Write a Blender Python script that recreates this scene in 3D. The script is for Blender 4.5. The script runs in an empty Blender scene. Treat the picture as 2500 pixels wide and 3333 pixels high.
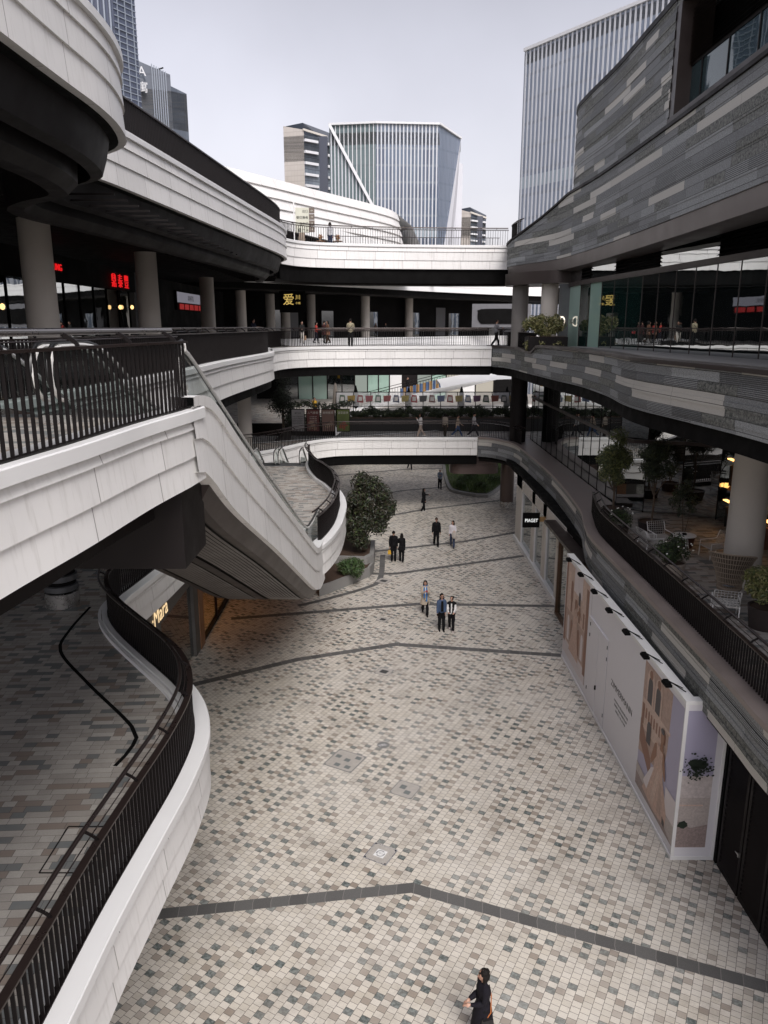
import bpy, bmesh, math, random
from math import sin, cos, pi, radians, atan2, sqrt, floor
from mathutils import Vector, Matrix
random.seed(7)
S = bpy.context.scene
COL = S.collection
# ------------------------------------------------------------------ camera, sky, sun, exposure
CAM_H = 13.0
cam = bpy.data.cameras.new('camera'); camo = bpy.data.objects.new('camera', cam); COL.objects.link(camo)
cam.sensor_fit = 'VERTICAL'; cam.sensor_height = 36; cam.sensor_width = 27; cam.lens = 26.69
cam.clip_start = .05; cam.clip_end = 3000
camo.location = (0, 0, CAM_H); camo.rotation_euler = (radians(90 - 13.74), 0, 0)
S.camera = camo
SUN_EL, SUN_ROT = 46, 163
w = bpy.data.worlds.new('World'); S.world = w; w.use_nodes = True
wn = w.node_tree; wn.nodes.clear()
sky = wn.nodes.new('ShaderNodeTexSky'); sky.sky_type = 'NISHITA'; sky.sun_disc = False
sky.sun_elevation = radians(SUN_EL); sky.sun_rotation = radians(SUN_ROT)
sky.air_density = 1.6; sky.dust_density = 4.0; sky.ozone_density = 1.5; sky.altitude = 0
hsv = wn.nodes.new('ShaderNodeHueSaturation'); hsv.inputs['Saturation'].default_value = .2
bg = wn.nodes.new('ShaderNodeBackground'); bg.inputs['Strength'].default_value = .15
wo = wn.nodes.new('ShaderNodeOutputWorld')
wn.links.new(sky.outputs[0], hsv.inputs['Color']); tint = wn.nodes.new('ShaderNodeMix'); tint.data_type = 'RGBA'; tint.blend_type = 'MULTIPLY'; tint.inputs[0].default_value = 1; tint.inputs[7].default_value = (1.0, .965, 1.05, 1)
wn.links.new(hsv.outputs[0], tint.inputs[6])
# high overcast: a soft mottled cloud layer, greyer overhead than at the skyline
gen = wn.nodes.new('ShaderNodeTexCoord'); sepz = wn.nodes.new('ShaderNodeSeparateXYZ'); wn.links.new(gen.outputs['Generated'], sepz.inputs[0])
el = wn.nodes.new('ShaderNodeMapRange'); wn.links.new(sepz.outputs[2], el.inputs[0])
for i_, v_ in enumerate((.04, .42, .84, .44)): el.inputs[i_ + 1].default_value = v_
cn = wn.nodes.new('ShaderNodeTexNoise'); cn.inputs['Scale'].default_value = 2.2; cn.inputs['Detail'].default_value = 5; wn.links.new(gen.outputs['Generated'], cn.inputs['Vector'])
cr = wn.nodes.new('ShaderNodeMapRange'); wn.links.new(cn.outputs['Fac'], cr.inputs[0])
for i_, v_ in enumerate((.3, .7, .88, 1.1)): cr.inputs[i_ + 1].default_value = v_
mu_ = wn.nodes.new('ShaderNodeMath'); mu_.operation = 'MULTIPLY'; wn.links.new(el.outputs[0], mu_.inputs[0]); wn.links.new(cr.outputs[0], mu_.inputs[1])
cl_ = wn.nodes.new('ShaderNodeVectorMath'); cl_.operation = 'SCALE'; wn.links.new(tint.outputs[2], cl_.inputs[0]); wn.links.new(mu_.outputs[0], cl_.inputs['Scale'])
wn.links.new(cl_.outputs[0], bg.inputs[0]); wn.links.new(bg.outputs[0], wo.inputs[0])
sl = bpy.data.lights.new('sun', 'SUN'); sl.energy = 1.25; sl.angle = radians(30); sl.color = (1, .96, .9)
slo = bpy.data.objects.new('sun', sl); COL.objects.link(slo)
# sky rotation r points the sun to (sin r, cos r)
r_ = radians(SUN_ROT); e_ = radians(SUN_EL)
sd = Vector((sin(r_) * cos(e_), cos(r_) * cos(e_), sin(e_)))
slo.rotation_euler = sd.to_track_quat('Z', 'Y').to_euler()
S.view_settings.view_transform = 'Standard'; S.view_settings.look = 'None'
S.view_settings.exposure = 1.08; S.view_settings.gamma = 1.0
S.cycles.max_bounces = 7; S.cycles.diffuse_bounces = 3; S.cycles.glossy_bounces = 3
S.cycles.transparent_max_bounces = 10; S.cycles.transmission_bounces = 4
S.cycles.caustics_reflective = False; S.cycles.caustics_refractive = False

# ------------------------------------------------------------------ node helper
class NT:
    def __init__(s, name):
        s.m = bpy.data.materials.new(name); s.m.use_nodes = True
        s.t = s.m.node_tree; s.t.nodes.clear()
        s.out = s.t.nodes.new('ShaderNodeOutputMaterial')
    def n(s, ty, **kw):
        nd = s.t.nodes.new(ty)
        for k, v in kw.items(): setattr(nd, k, v)
        return nd
    def put(s, sock, v):
        if isinstance(v, bpy.types.NodeSocket): s.t.links.new(v, sock)
        elif v is not None:
            if sock.type == 'RGBA' and len(v) == 3: v = (*v, 1)
            sock.default_value = v
    def ma(s, op, a, b=None, c=None):
        nd = s.n('ShaderNodeMath', operation=op)
        s.put(nd.inputs[0], a)
        if b is not None: s.put(nd.inputs[1], b)
        if c is not None: s.put(nd.inputs[2], c)
        return nd.outputs[0]
    def mix(s, f, a, b):
        nd = s.n('ShaderNodeMix', data_type='RGBA')
        s.put(nd.inputs[0], f); s.put(nd.inputs[6], a); s.put(nd.inputs[7], b)
        return nd.outputs[2]
    def pos(s): return s.n('ShaderNodeNewGeometry').outputs['Position']
    def obj(s): return s.n('ShaderNodeTexCoord').outputs['Object']
    def uv(s): return s.n('ShaderNodeTexCoord').outputs['UV']
    def xyz(s, v):
        nd = s.n('ShaderNodeSeparateXYZ'); s.put(nd.inputs[0], v); return nd.outputs
    def comb(s, x, y, z=0.0):
        nd = s.n('ShaderNodeCombineXYZ')
        for i, v in enumerate((x, y, z)): s.put(nd.inputs[i], v)
        return nd.outputs[0]
    def wn(s, v):
        nd = s.n('ShaderNodeTexWhiteNoise', noise_dimensions='3D'); s.put(nd.inputs['Vector'], v); return nd.outputs
    def noise(s, v, sc, det=3, rough=.5):
        nd = s.n('ShaderNodeTexNoise'); s.put(nd.inputs['Vector'], v)
        nd.inputs['Scale'].default_value = sc; nd.inputs['Detail'].default_value = det; nd.inputs['Roughness'].default_value = rough
        return nd.outputs['Fac']
    def maprange(s, v, a, b, c, d):
        nd = s.n('ShaderNodeMapRange'); s.put(nd.inputs[0], v)
        for i, k in enumerate((a, b, c, d)): s.put(nd.inputs[i + 1], k)
        return nd.outputs[0]
    def bsdf(s, col, rough=.6, metal=0., spec=.5, bump=None, bs=.3, bd=.02, emis=None, es=0.):
        p = s.n('ShaderNodeBsdfPrincipled')
        s.put(p.inputs['Base Color'], col); s.put(p.inputs['Roughness'], rough); s.put(p.inputs['Metallic'], metal)
        p.inputs['Specular IOR Level'].default_value = spec
        if emis is not None:
            s.put(p.inputs['Emission Color'], emis); p.inputs['Emission Strength'].default_value = es
        if bump is not None:
            b = s.n('ShaderNodeBump'); b.inputs['Strength'].default_value = bs; b.inputs['Distance'].default_value = bd
            s.put(b.inputs['Height'], bump); s.t.links.new(b.outputs[0], p.inputs['Normal'])
        return p.outputs[0]
    def done(s, sh): s.t.links.new(sh, s.out.inputs[0]); return s.m

def mul(c, k): return tuple(min(1, x * k) for x in c)
def plain(name, col, rough=.6, metal=0., spec=.5, var=.15, sc=3., bump=0., bsc=40., fine=None):
    t = NT(name); p = t.pos()
    f = t.noise(p, sc, 4, .6)
    c = t.mix(f, mul(col, 1 - var), mul(col, 1 + var))
    if fine:
        g = t.noise(p, fine, 2, .7); c = t.mix(t.maprange(g, .35, .65, 0, .5), c, mul(col, .6))
    return t.done(t.bsdf(c, t.maprange(f, .3, .7, rough * .85, min(1, rough * 1.15)), metal, spec, t.noise(p, bsc, 3) if bump else None, bump, .01))
def emit(name, col, st):
    t = NT(name); return t.done(t.bsdf((.02, .02, .02), .5, emis=col, es=st))

# ------------------------------------------------------------------ materials
def m_white(name, base=(.74, .73, .715), w=1.9):
    t = NT(name); u = t.xyz(t.uv())
    k = t.ma('DIVIDE', u[0], w); row = t.ma('FLOOR', t.ma('MULTIPLY', u[1], 1.0))
    k = t.ma('ADD', k, t.ma('MULTIPLY', row, .07))
    fr = t.ma('FRACT', k); idx = t.ma('FLOOR', k)
    h = t.wn(t.comb(idx, row, 3.1))[0]
    j = t.ma('LESS_THAN', fr, .012 / w * 1.6)
    p = t.pos(); nz = t.noise(p, 1.3, 4, .6)
    # rain streaks: thin, stretched vertically
    mp = t.n('ShaderNodeMapping'); t.put(mp.inputs[0], p); mp.inputs['Scale'].default_value = (6, 6, .5)
    st = t.noise(mp.outputs[0], 1.5, 4, .65)
    c = t.mix(h, mul(base, .93), mul(base, 1.04))
    c = t.mix(t.maprange(nz, .45, .75, 0, .22), c, mul(base, .8))
    c = t.mix(t.maprange(st, .52, .75, 0, .4), c, (.42, .405, .37))
    c = t.mix(t.ma('MULTIPLY', j, .75), c, (.16, .14, .13))
    return t.done(t.bsdf(c, .45, 0, .4))
WHITE = m_white('white_panel'); WHITE_CAP = plain('white_coping', (.75, .75, .745), .4, var=.06, sc=1.2)
BEIGE_FASCIA = m_white('grey_beige_panel', (.42, .40, .37), 1.6)
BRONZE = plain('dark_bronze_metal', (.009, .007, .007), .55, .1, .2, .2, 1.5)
BRONZE2 = plain('brown_metal_cladding', (.040, .030, .027), .42, .25, .4, .2, 1.2)
RAIL = plain('railing_metal', (.008, .006, .006), .45, .2, .3, .2, 3)
RAILTOP = plain('railing_top_metal', (.034, .024, .022), .3, .4, .5, .2, 3)
HANDB = plain('skylit_handrail_metal', (.34, .32, .31), .3, .85, .5, .1, 3)  # dark bronze tube, its sky highlight put into the pale colour
BRONZE3 = plain('pale_bronze_coping', (.25, .21, .195), .4, .3, .5, .35, .9)
STEEL = plain('brushed_steel', (.55, .54, .52), .28, .9, .5, .1, 4)
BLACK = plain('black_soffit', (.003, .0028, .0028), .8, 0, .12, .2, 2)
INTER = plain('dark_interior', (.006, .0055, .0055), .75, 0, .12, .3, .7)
CONC = plain('pale_concrete', (.52, .485, .44), .75, 0, .25, .08, 1.1, .12, 60)
GREYMET = plain('grey_metal', (.12, .125, .13), .35, .5)
RUBBER = plain('black_rubber', (.01, .01, .01), .35, 0, .5)
POTM = plain('dark_pot', (.03, .022, .02), .55)
POTB = plain('beige_pot', (.3, .26, .22), .7)
SOIL = plain('bark_mulch', (.06, .035, .022), .9, var=.5, sc=30)
BARK = plain('bark', (.10, .075, .055), .85, var=.4, sc=12)
WOOD = plain('warm_wood', (.28, .14, .07), .5, var=.35, sc=6)
KERB = plain('grey_kerb_stone', (.27, .265, .255), .75, var=.12, sc=2, bump=.1, fine=60)
WHITEPAINT = plain('white_paint', (.75, .75, .74), .4, var=.05)
CREAM = plain('cream_stone', (.55, .52, .47), .5, var=.07, sc=2)
LEAF_D = plain('leaf_dark', (.022, .032, .016), .5, var=.35, sc=9)
LEAF_M = plain('leaf_mid', (.055, .075, .026), .5, var=.35, sc=9)
LEAF_L = plain('leaf_light', (.14, .15, .05), .5, var=.3, sc=9)
GRASS = plain('grass_blade', (.085, .15, .04), .55, var=.35, sc=5); LEAF_G = plain('leaf_green', (.06, .115, .035), .5, var=.3, sc=9)
LEAF_Y = plain('leaf_yellow', (.26, .24, .11), .5, var=.3, sc=9)
LEAF_R = plain('leaf_reddish', (.034, .03, .018), .5, var=.35, sc=9)
FLOWER = plain('white_flower', (.75, .75, .7), .6)

def m_tile():
    t = NT('plaza_tiles'); p = t.pos(); x = t.xyz(p)
    a = radians(61.5); ca, sa = cos(a), sin(a)
    # s runs along the continuous joints, c across them
    s_ = t.ma('ADD', t.ma('MULTIPLY', x[0], ca), t.ma('MULTIPLY', x[1], sa))
    c_ = t.ma('ADD', t.ma('MULTIPLY', x[0], -sa), t.ma('MULTIPLY', x[1], ca))
    u = t.ma('DIVIDE', c_, .185); col = t.ma('FLOOR', u); fu = t.ma('FRACT', u)
    v = t.ma('ADD', t.ma('DIVIDE', s_, .148), t.ma('MULTIPLY', t.ma('FLOORED_MODULO', col, 2.), .5))
    row = t.ma('FLOOR', v); fv = t.ma('FRACT', v)
    h = t.wn(t.comb(col, row, 0.)); h2 = t.wn(t.comb(col, row, 7.))
    md = t.ma('ADD', t.ma('MULTIPLY', t.ma('FLOORED_MODULO', col, 2.), 2.), t.ma('FLOORED_MODULO', row, 2.))
    isd = t.ma('MULTIPLY', t.ma('COMPARE', md, 1., .4), t.ma('LESS_THAN', h[0], .45))
    isb = t.ma('MULTIPLY', t.ma('COMPARE', md, 2., .4), t.ma('LESS_THAN', h[0], .5))
    big = t.noise(p, .35, 4, .6); gr = t.noise(p, 55, 3, .7); sp = t.noise(p, 14, 3, .6)
    lt = t.mix(h2[0], (.56, .505, .42), (.745, .69, .60))
    lt = t.mix(t.maprange(t.wn(t.comb(col, row, 3.))[0], 0, 1, 0, .5), lt, (.67, .63, .57))
    c = t.mix(isb, lt, t.mix(h2[0], (.31, .255, .205), (.40, .35, .295)))
    dk = t.mix(t.maprange(sp, .42, .6, 0, 1), (.07, .088, .083), (.21, .24, .23))
    c = t.mix(isd, c, dk)
    c = t.mix(t.maprange(gr, .35, .7, .28, 0), c, (.15, .14, .13))
    c = t.mix(t.maprange(big, .4, .66, 0, .42), c, (.66, .63, .58))
    c = t.mix(t.maprange(t.noise(p, .8, 5, .75), .5, .74, 0, .5), c, (.2, .175, .15))
    c = t.mix(t.maprange(t.noise(p, 3.1, 5, .8), .62, .72, 0, .35), c, (.12, .105, .095))
    e = t.ma('MINIMUM', t.ma('MINIMUM', fu, t.ma('SUBTRACT', 1., fu)), t.ma('MULTIPLY', t.ma('MINIMUM', fv, t.ma('SUBTRACT', 1., fv)), .8))
    g = t.ma('LESS_THAN', e, .027)
    c = t.mix(t.ma('MULTIPLY', g, .85), c, (.07, .06, .055))
    hb = t.ma('ADD', t.ma('MULTIPLY', t.ma('SUBTRACT', 1., g), .6), t.ma('MULTIPLY', gr, .3))
    return t.done(t.bsdf(c, t.maprange(h2[0], 0, 1, .5, .75), 0, .35, hb, .35, .006))
TILE = m_tile()
def m_plank(name, bright=1.):
    t = NT(name); p = t.pos(); x = t.xyz(p)
    a = radians(3); s_ = t.ma('ADD', t.ma('MULTIPLY', x[0], cos(a)), t.ma('MULTIPLY', x[1], sin(a)))
    c_ = t.ma('SUBTRACT', t.ma('MULTIPLY', x[1], cos(a)), t.ma('MULTIPLY', x[0], sin(a)))
    v = t.ma('DIVIDE', c_, .155); row = t.ma('FLOOR', v); fv = t.ma('FRACT', v)
    u = t.ma('ADD', t.ma('DIVIDE', s_, .64), t.wn(t.comb(row, 5., 1.))[0]); c0 = t.ma('FLOOR', u); fu = t.ma('FRACT', u)
    cut = t.ma('GREATER_THAN', fu, .66); c0 = t.ma('ADD', t.ma('MULTIPLY', c0, 2.), cut)
    h = t.wn(t.comb(c0, row, 2.))[0]; h2 = t.wn(t.comb(c0, row, 9.))[0]
    k = bright
    c = t.mix(h2, mul((.27, .25, .225), k), mul((.37, .35, .32), k))
    c = t.mix(t.ma('LESS_THAN', h, .17), c, mul((.13, .14, .14), k))
    c = t.mix(t.ma('GREATER_THAN', h, .83), c, mul((.20, .165, .14), k))
    c = t.mix(t.maprange(t.noise(p, 2.3, 5, .65), .45, .75, 0, .4), c, mul((.18, .165, .15), k))
    c = t.mix(t.maprange(t.noise(p, 40, 2), .3, .7, .2, 0), c, mul((.14, .13, .12), k))
    ex = t.ma('MULTIPLY', t.ma('MINIMUM', t.ma('MINIMUM', fu, t.ma('ABSOLUTE', t.ma('SUBTRACT', fu, .66))), t.ma('SUBTRACT', 1., fu)), .64)
    ey = t.ma('MULTIPLY', t.ma('MINIMUM', fv, t.ma('SUBTRACT', 1., fv)), .155)
    g = t.ma('LESS_THAN', t.ma('MINIMUM', ex, ey), .0035)
    c = t.mix(t.ma('MULTIPLY', g, .8), c, (.05, .045, .04))
    return t.done(t.bsdf(c, .6, 0, .35, t.ma('SUBTRACT', 1., g), .3, .004))
PLANK = m_plank('stone_planks', 1.3)
def m_stone(name, rh=.27, l0=1.5, l1=3.4):
    t = NT(name); u = t.xyz(t.uv()); p = t.pos()
    v = t.ma('DIVIDE', u[1], rh); row = t.ma('FLOOR', v); fv = t.ma('FRACT', v)
    hr = t.wn(t.comb(row, 1., 4.)); ln = t.maprange(hr[0], 0, 1, l0, l1)
    b = t.ma('ADD', t.ma('DIVIDE', u[0], ln), t.ma('MULTIPLY', hr[0], 7.)); bi = t.ma('FLOOR', b); fb = t.ma('FRACT', b)
    h = t.wn(t.comb(bi, row, 2.))[0]; h2 = t.wn(t.comb(bi, row, 8.))[0]
    # the type leans on the row so that courses read as long bands
    ty = t.ma('FRACT', t.ma('ADD', t.ma('MULTIPLY', h, .72), hr[0]))
    gr = t.noise(p, 38, 4, .75); md = t.noise(p, 9, 4, .7)
    c = t.mix(h2, (.12, .135, .142), (.41, .435, .44))
    c = t.mix(t.maprange(gr, .40, .62, .6, 0), c, (.06, .048, .05))
    c = t.mix(t.maprange(gr, .54, .66, 0, .55), c, (.40, .41, .40))
    light = t.ma('LESS_THAN', ty, .13)
    c = t.mix(light, c, t.mix(t.maprange(gr, .3, .7, 0, 1), (.40, .39, .36), (.54, .52, .48)))
    rough_ = t.ma('COMPARE', ty, .30, .12)
    c = t.mix(rough_, c, t.mix(t.maprange(t.noise(p, 13, 6, .85), .38, .62, 0, 1), (.02, .025, .024), (.27, .275, .255)))
    rib = t.ma('COMPARE', ty, .58, .11)
    rl = t.ma('FRACT', t.ma('MULTIPLY', fv, 6.)); rd = t.ma('MULTIPLY', rib, t.ma('LESS_THAN', rl, .4))
    c = t.mix(t.ma('MULTIPLY', rd, .9), c, (.02, .02, .02))
    jn = t.ma('MAXIMUM', t.ma('LESS_THAN', fv, .06), t.ma('LESS_THAN', t.ma('MULTIPLY', fb, ln), .01))
    c = t.mix(t.ma('MULTIPLY', jn, .85), c, (.015, .015, .015))
    hb = t.ma('ADD', t.ma('MULTIPLY', t.ma('MULTIPLY', gr, rough_), 1.6), t.ma('SUBTRACT', t.ma('MULTIPLY', gr, .25), t.ma('MAXIMUM', rd, jn)))
    return t.done(t.bsdf(c, t.maprange(h2, 0, 1, .5, .8), 0, .4, hb, .6, .025))
STONE = m_stone('layered_granite'); STONE_UP = m_stone('layered_granite_courses', .31, 1.4, 4.0)
def m_glass(name, tint=(.02, .025, .025), refl=.30, trans=.55, rough=.015, wav=.006):
    t = NT(name)
    ge = t.n('ShaderNodeNewGeometry'); dt = t.n('ShaderNodeVectorMath', operation='DOT_PRODUCT'); t.put(dt.inputs[0], ge.outputs['Normal']); t.put(dt.inputs[1], ge.outputs['Incoming'])
    sch = t.ma('MULTIPLY_ADD', t.ma('POWER', t.ma('SUBTRACT', 1., t.ma('ABSOLUTE', dt.outputs['Value'])), 5.), .95, .045)
    bp = t.n('ShaderNodeBump'); bp.inputs['Strength'].default_value = wav; bp.inputs['Distance'].default_value = .5
    t.put(bp.inputs['Height'], t.noise(t.pos(), .7, 2))
    gl = t.n('ShaderNodeBsdfGlossy'); gl.inputs['Roughness'].default_value = rough; gl.inputs['Color'].default_value = (.85, .88, .88, 1)
    t.t.links.new(bp.outputs[0], gl.inputs['Normal'])
    tr = t.n('ShaderNodeBsdfTransparent'); tr.inputs['Color'].default_value = (*[trans] * 3, 1)
    df = t.n('ShaderNodeBsdfDiffuse'); t.put(df.inputs['Color'], tint)
    m1 = t.n('ShaderNodeMixShader'); m1.inputs[0].default_value = .45 if trans > .01 else 1.
    t.t.links.new(tr.outputs[0], m1.inputs[1]); t.t.links.new(df.outputs[0], m1.inputs[2])
    m2 = t.n('ShaderNodeMixShader'); t.put(m2.inputs[0], t.ma('MINIMUM', t.ma('ADD', sch, refl), 1.))
    t.t.links.new(m1.outputs[0], m2.inputs[1]); t.t.links.new(gl.outputs[0], m2.inputs[2])
    return t.done(m2.outputs[0])
GLASS = m_glass('storefront_glass'); GLASS_D = m_glass('dark_facade_glass', (.01, .014, .014), .46, 0.)
GLASS_N = m_glass('window_glass', (.02, .04, .045), .06, 0.); GLASS_T = m_glass('teal_facade_glass', (.014, .04, .034), .42, 0.); GLASS_G = m_glass('pale_green_glass', (.36, .52, .44), .10, 0.); GLASS_W = m_glass('ground_shop_glass', (.05, .06, .065), .22, .5)
def m_clear():
    t = NT('balustrade_glass'); ge = t.n('ShaderNodeNewGeometry'); dt = t.n('ShaderNodeVectorMath', operation='DOT_PRODUCT'); t.put(dt.inputs[0], ge.outputs['Normal']); t.put(dt.inputs[1], ge.outputs['Incoming'])
    sch = t.ma('MULTIPLY_ADD', t.ma('POWER', t.ma('SUBTRACT', 1., t.ma('ABSOLUTE', dt.outputs['Value'])), 5.), .95, .04)
    gl = t.n('ShaderNodeBsdfGlossy'); gl.inputs['Roughness'].default_value = .02
    tr = t.n('ShaderNodeBsdfTransparent'); tr.inputs['Color'].default_value = (.82, .88, .86, 1)
    mx = t.n('ShaderNodeMixShader'); t.put(mx.inputs[0], t.ma('ADD', sch, .04))
    t.t.links.new(tr.outputs[0], mx.inputs[1]); t.t.links.new(gl.outputs[0], mx.inputs[2]); return t.done(mx.outputs[0])
CLEAR = m_clear()
def m_curtain(name, a, b, fw, fh, line, refl=.25, band=None):
    """tower glazing: panes from UV, slight pane-to-pane change, mirror-like coat"""
    t = NT(name); u = t.xyz(t.uv())
    x = t.ma('DIVIDE', u[0], fw); y = t.ma('DIVIDE', u[1], fh)
    h = t.wn(t.comb(t.ma('FLOOR', x), t.ma('FLOOR', y), 1.))[0]
    big = t.noise(t.comb(u[0], u[1]), .05, 3, .6)
    c = t.mix(t.ma('ADD', t.ma('MULTIPLY', t.maprange(big, .38, .62, 0, 1), .6), t.ma('MULTIPLY', h, .4)), a, b)
    ly = t.ma('LESS_THAN', t.ma('FRACT', y), .13); lx = t.ma('LESS_THAN', t.ma('FRACT', x), .06)
    c = t.mix(t.ma('MULTIPLY', t.ma('MAXIMUM', lx, ly), .7), c, line)
    if band:
        bm = t.ma('MULTIPLY', t.ma('GREATER_THAN', u[1], band[0]), t.ma('LESS_THAN', u[1], band[1])); c = t.mix(t.ma('MULTIPLY', bm, .6), c, (.35, .42, .46))
    return t.done(t.bsdf(c, .12, 0, .6))

# ------------------------------------------------------------------ mesh builder
class M:
    def __init__(s): s.v = []; s.f = []; s.mi = []; s.uv = []; s.has = False
    def add(s, vs, fs, mi=0, uvs=None):
        o = len(s.v); s.v += [tuple(p) for p in vs]
        for i, f in enumerate(fs):
            s.f.append([o + k for k in f]); s.mi.append(mi)
            if uvs: s.uv.append([uvs[k] for k in f]); s.has = True
            else: s.uv.append(None)
        return s
    def box(s, x0, y0, z0, x1, y1, z1, mi=0):
        v = [(x0, y0, z0), (x1, y0, z0), (x1, y1, z0), (x0, y1, z0), (x0, y0, z1), (x1, y0, z1), (x1, y1, z1), (x0, y1, z1)]
        return s.add(v, [(0, 3, 2, 1), (4, 5, 6, 7), (0, 1, 5, 4), (1, 2, 6, 5), (2, 3, 7, 6), (3, 0, 4, 7)], mi)
    def bar(s, a, b, wd, ht, mi=0, up=(0, 0, 1)):
        a = Vector(a); b = Vector(b); d = (b - a).normalized(); up = Vector(up)
        sx = d.cross(up)
        if sx.length < 1e-4: sx = d.cross(Vector((1, 0, 0)))
        sx.normalize(); uy = sx.cross(d).normalized()
        c = [(-wd / 2, -ht / 2), (wd / 2, -ht / 2), (wd / 2, ht / 2), (-wd / 2, ht / 2)]
        v = [a + sx * i + uy * j for i, j in c] + [b + sx * i + uy * j for i, j in c]
        return s.add(v, [(3, 2, 1, 0), (4, 5, 6, 7), (0, 1, 5, 4), (1, 2, 6, 5), (2, 3, 7, 6), (3, 0, 4, 7)], mi)
    def poly(s, pts, mi=0, uvs=None): return s.add(pts, [tuple(range(len(pts)))], mi, uvs)
    def prism(s, p2, z0, z1, mi=0, mit=None):
        n = len(p2)
        ar = sum(p2[i][0] * p2[(i + 1) % n][1] - p2[(i + 1) % n][0] * p2[i][1] for i in range(n))
        if ar < 0: p2 = p2[::-1]
        v = [(x, y, z0) for x, y in p2] + [(x, y, z1) for x, y in p2]
        s.add(v, [tuple(range(n))[::-1]] + [(i, (i + 1) % n, n + (i + 1) % n, n + i) for i in range(n)], mi)
        return s.add([(x, y, z1) for x, y in p2], [tuple(range(n))], mi if mit is None else mit)
    def tube(s, path, r, n=8, mi=0, closed=False):
        path = [Vector(p) for p in path]; k = len(path); vs = []; fs = []
        rr = r if isinstance(r, (list, tuple)) else [r] * k
        prev = None
        for i, p in enumerate(path):
            d = (path[min(i + 1, k - 1)] - path[max(i - 1, 0)]).normalized()
            if prev is None:
                a = d.cross(Vector((0, 0, 1)))
                if a.length < .05: a = d.cross(Vector((1, 0, 0)))
            else: a = prev - d * prev.dot(d)
            a.normalize(); prev = a; b = d.cross(a)
            vs += [p + (a * cos(2 * pi * j / n) + b * sin(2 * pi * j / n)) * rr[i] for j in range(n)]
        for i in range(k - 1):
            for j in range(n):
                j2 = (j + 1) % n; fs.append((i * n + j, i * n + j2, (i + 1) * n + j2, (i + 1) * n + j))
        fs.append(tuple(range(n))[::-1]); fs.append(tuple(range((k - 1) * n, k * n)))
        return s.add(vs, fs, mi)
    def lathe(s, c, prof, n=24, mi=0, sx=1, sy=1):
        vs = []; fs = []; k = len(prof)
        for r, z in prof: vs += [(c[0] + r * cos(2 * pi * j / n) * sx, c[1] + r * sin(2 * pi * j / n) * sy, c[2] + z) for j in range(n)]
        for i in range(k - 1):
            for j in range(n):
                j2 = (j + 1) % n; fs.append((i * n + j, i * n + j2, (i + 1) * n + j2, (i + 1) * n + j))
        fs.append(tuple(range(n))[::-1]); fs.append(tuple(range((k - 1) * n, k * n)))
        return s.add(vs, fs, mi)
    def ell(s, c, r, mi=0, nu=12, nv=8, rot=None):
        vs = []; fs = []
        for i in range(nv + 1):
            th = pi * i / nv
            for j in range(nu):
                q = Vector((r[0] * sin(th) * cos(2 * pi * j / nu), r[1] * sin(th) * sin(2 * pi * j / nu), r[2] * cos(th)))
                if rot: q = rot @ q
                vs.append(Vector(c) + q)
        for i in range(nv):
            for j in range(nu):
                j2 = (j + 1) % nu; fs.append((i * nu + j, (i + 1) * nu + j, (i + 1) * nu + j2, i * nu + j2))
        return s.add(vs, fs, mi)
    def caps(s, a, ra, b, rb, n=10, mi=0):
        a = Vector(a); b = Vector(b); d = (b - a); L = d.length; d = d / L if L > 1e-6 else Vector((0, 0, 1))
        path = []; rr = []
        for k in range(4): t = pi / 2 * (k / 3.); path.append(a - d * ra * cos(t)); rr.append(max(ra * sin(t), ra * .05))
        for k in range(4): t = pi / 2 * (k / 3.); path.append(b + d * rb * sin(t)); rr.append(max(rb * cos(t), rb * .05))
        return s.tube(path, rr, n, mi)
    def sweep(s, path, prof, mi=0, zf=None, v0=None, mis=None):
        """profile (offset to the right of travel, z) carried along a plan path; uv = (arc length, profile run or z)"""
        k = len(path); m = len(prof); vs = []; uv = []; L = 0
        for i in range(k):
            a = Vector(path[max(i - 1, 0)]); p = Vector(path[i]); b = Vector(path[min(i + 1, k - 1)])
            t1 = (p - a); t2 = (b - p)
            if t1.length < 1e-9: t1 = t2
            if t2.length < 1e-9: t2 = t1
            t1.normalize(); t2.normalize(); n1 = Vector((t1.y, -t1.x)); n2 = Vector((t2.y, -t2.x))
            nn = (n1 + n2)
            if nn.length < 1e-6: nn = n1.copy()
            nn.normalize(); sc = 1 / max(.45, nn.dot(n1))
            if i: L += (p - a).length
            for j, (o, z) in enumerate(prof):
                q = p + nn * o * sc; zz = zf(i, j, z) if zf else z
                vs.append((q.x, q.y, zz)); uv.append((L, v0[j] if v0 else zz))
        fs = []; ms = []
        for i in range(k - 1):
            for j in range(m - 1):
                fs.append((i * m + j, i * m + j + 1, (i + 1) * m + j + 1, (i + 1) * m + j)); ms.append(mis[j] if mis else mi)
        o = len(s.v); s.v += vs; s.has = True
        for f, q in zip(fs, ms): s.f.append([o + x for x in f]); s.mi.append(q); s.uv.append([uv[x] for x in f])
        return s
    def mesh(s, name, mats, smooth=True, ang=32):
        me = bpy.data.meshes.new(name); me.from_pydata(s.v, [], s.f)
        for m in (mats if isinstance(mats, (list, tuple)) else [mats]): me.materials.append(m)
        me.polygons.foreach_set('material_index', s.mi)
        if s.has:
            ul = me.uv_layers.new(name='UVMap'); k = 0; buf = []
            for f, q in zip(s.f, s.uv):
                for t in range(len(f)): buf += list(q[t]) if q else [0., 0.]
            ul.data.foreach_set('uv', buf)
        me.update()
        if smooth:
            me.polygons.foreach_set('use_smooth', [True] * len(me.polygons)); me.set_sharp_from_angle(angle=radians(ang))
        return me
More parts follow.
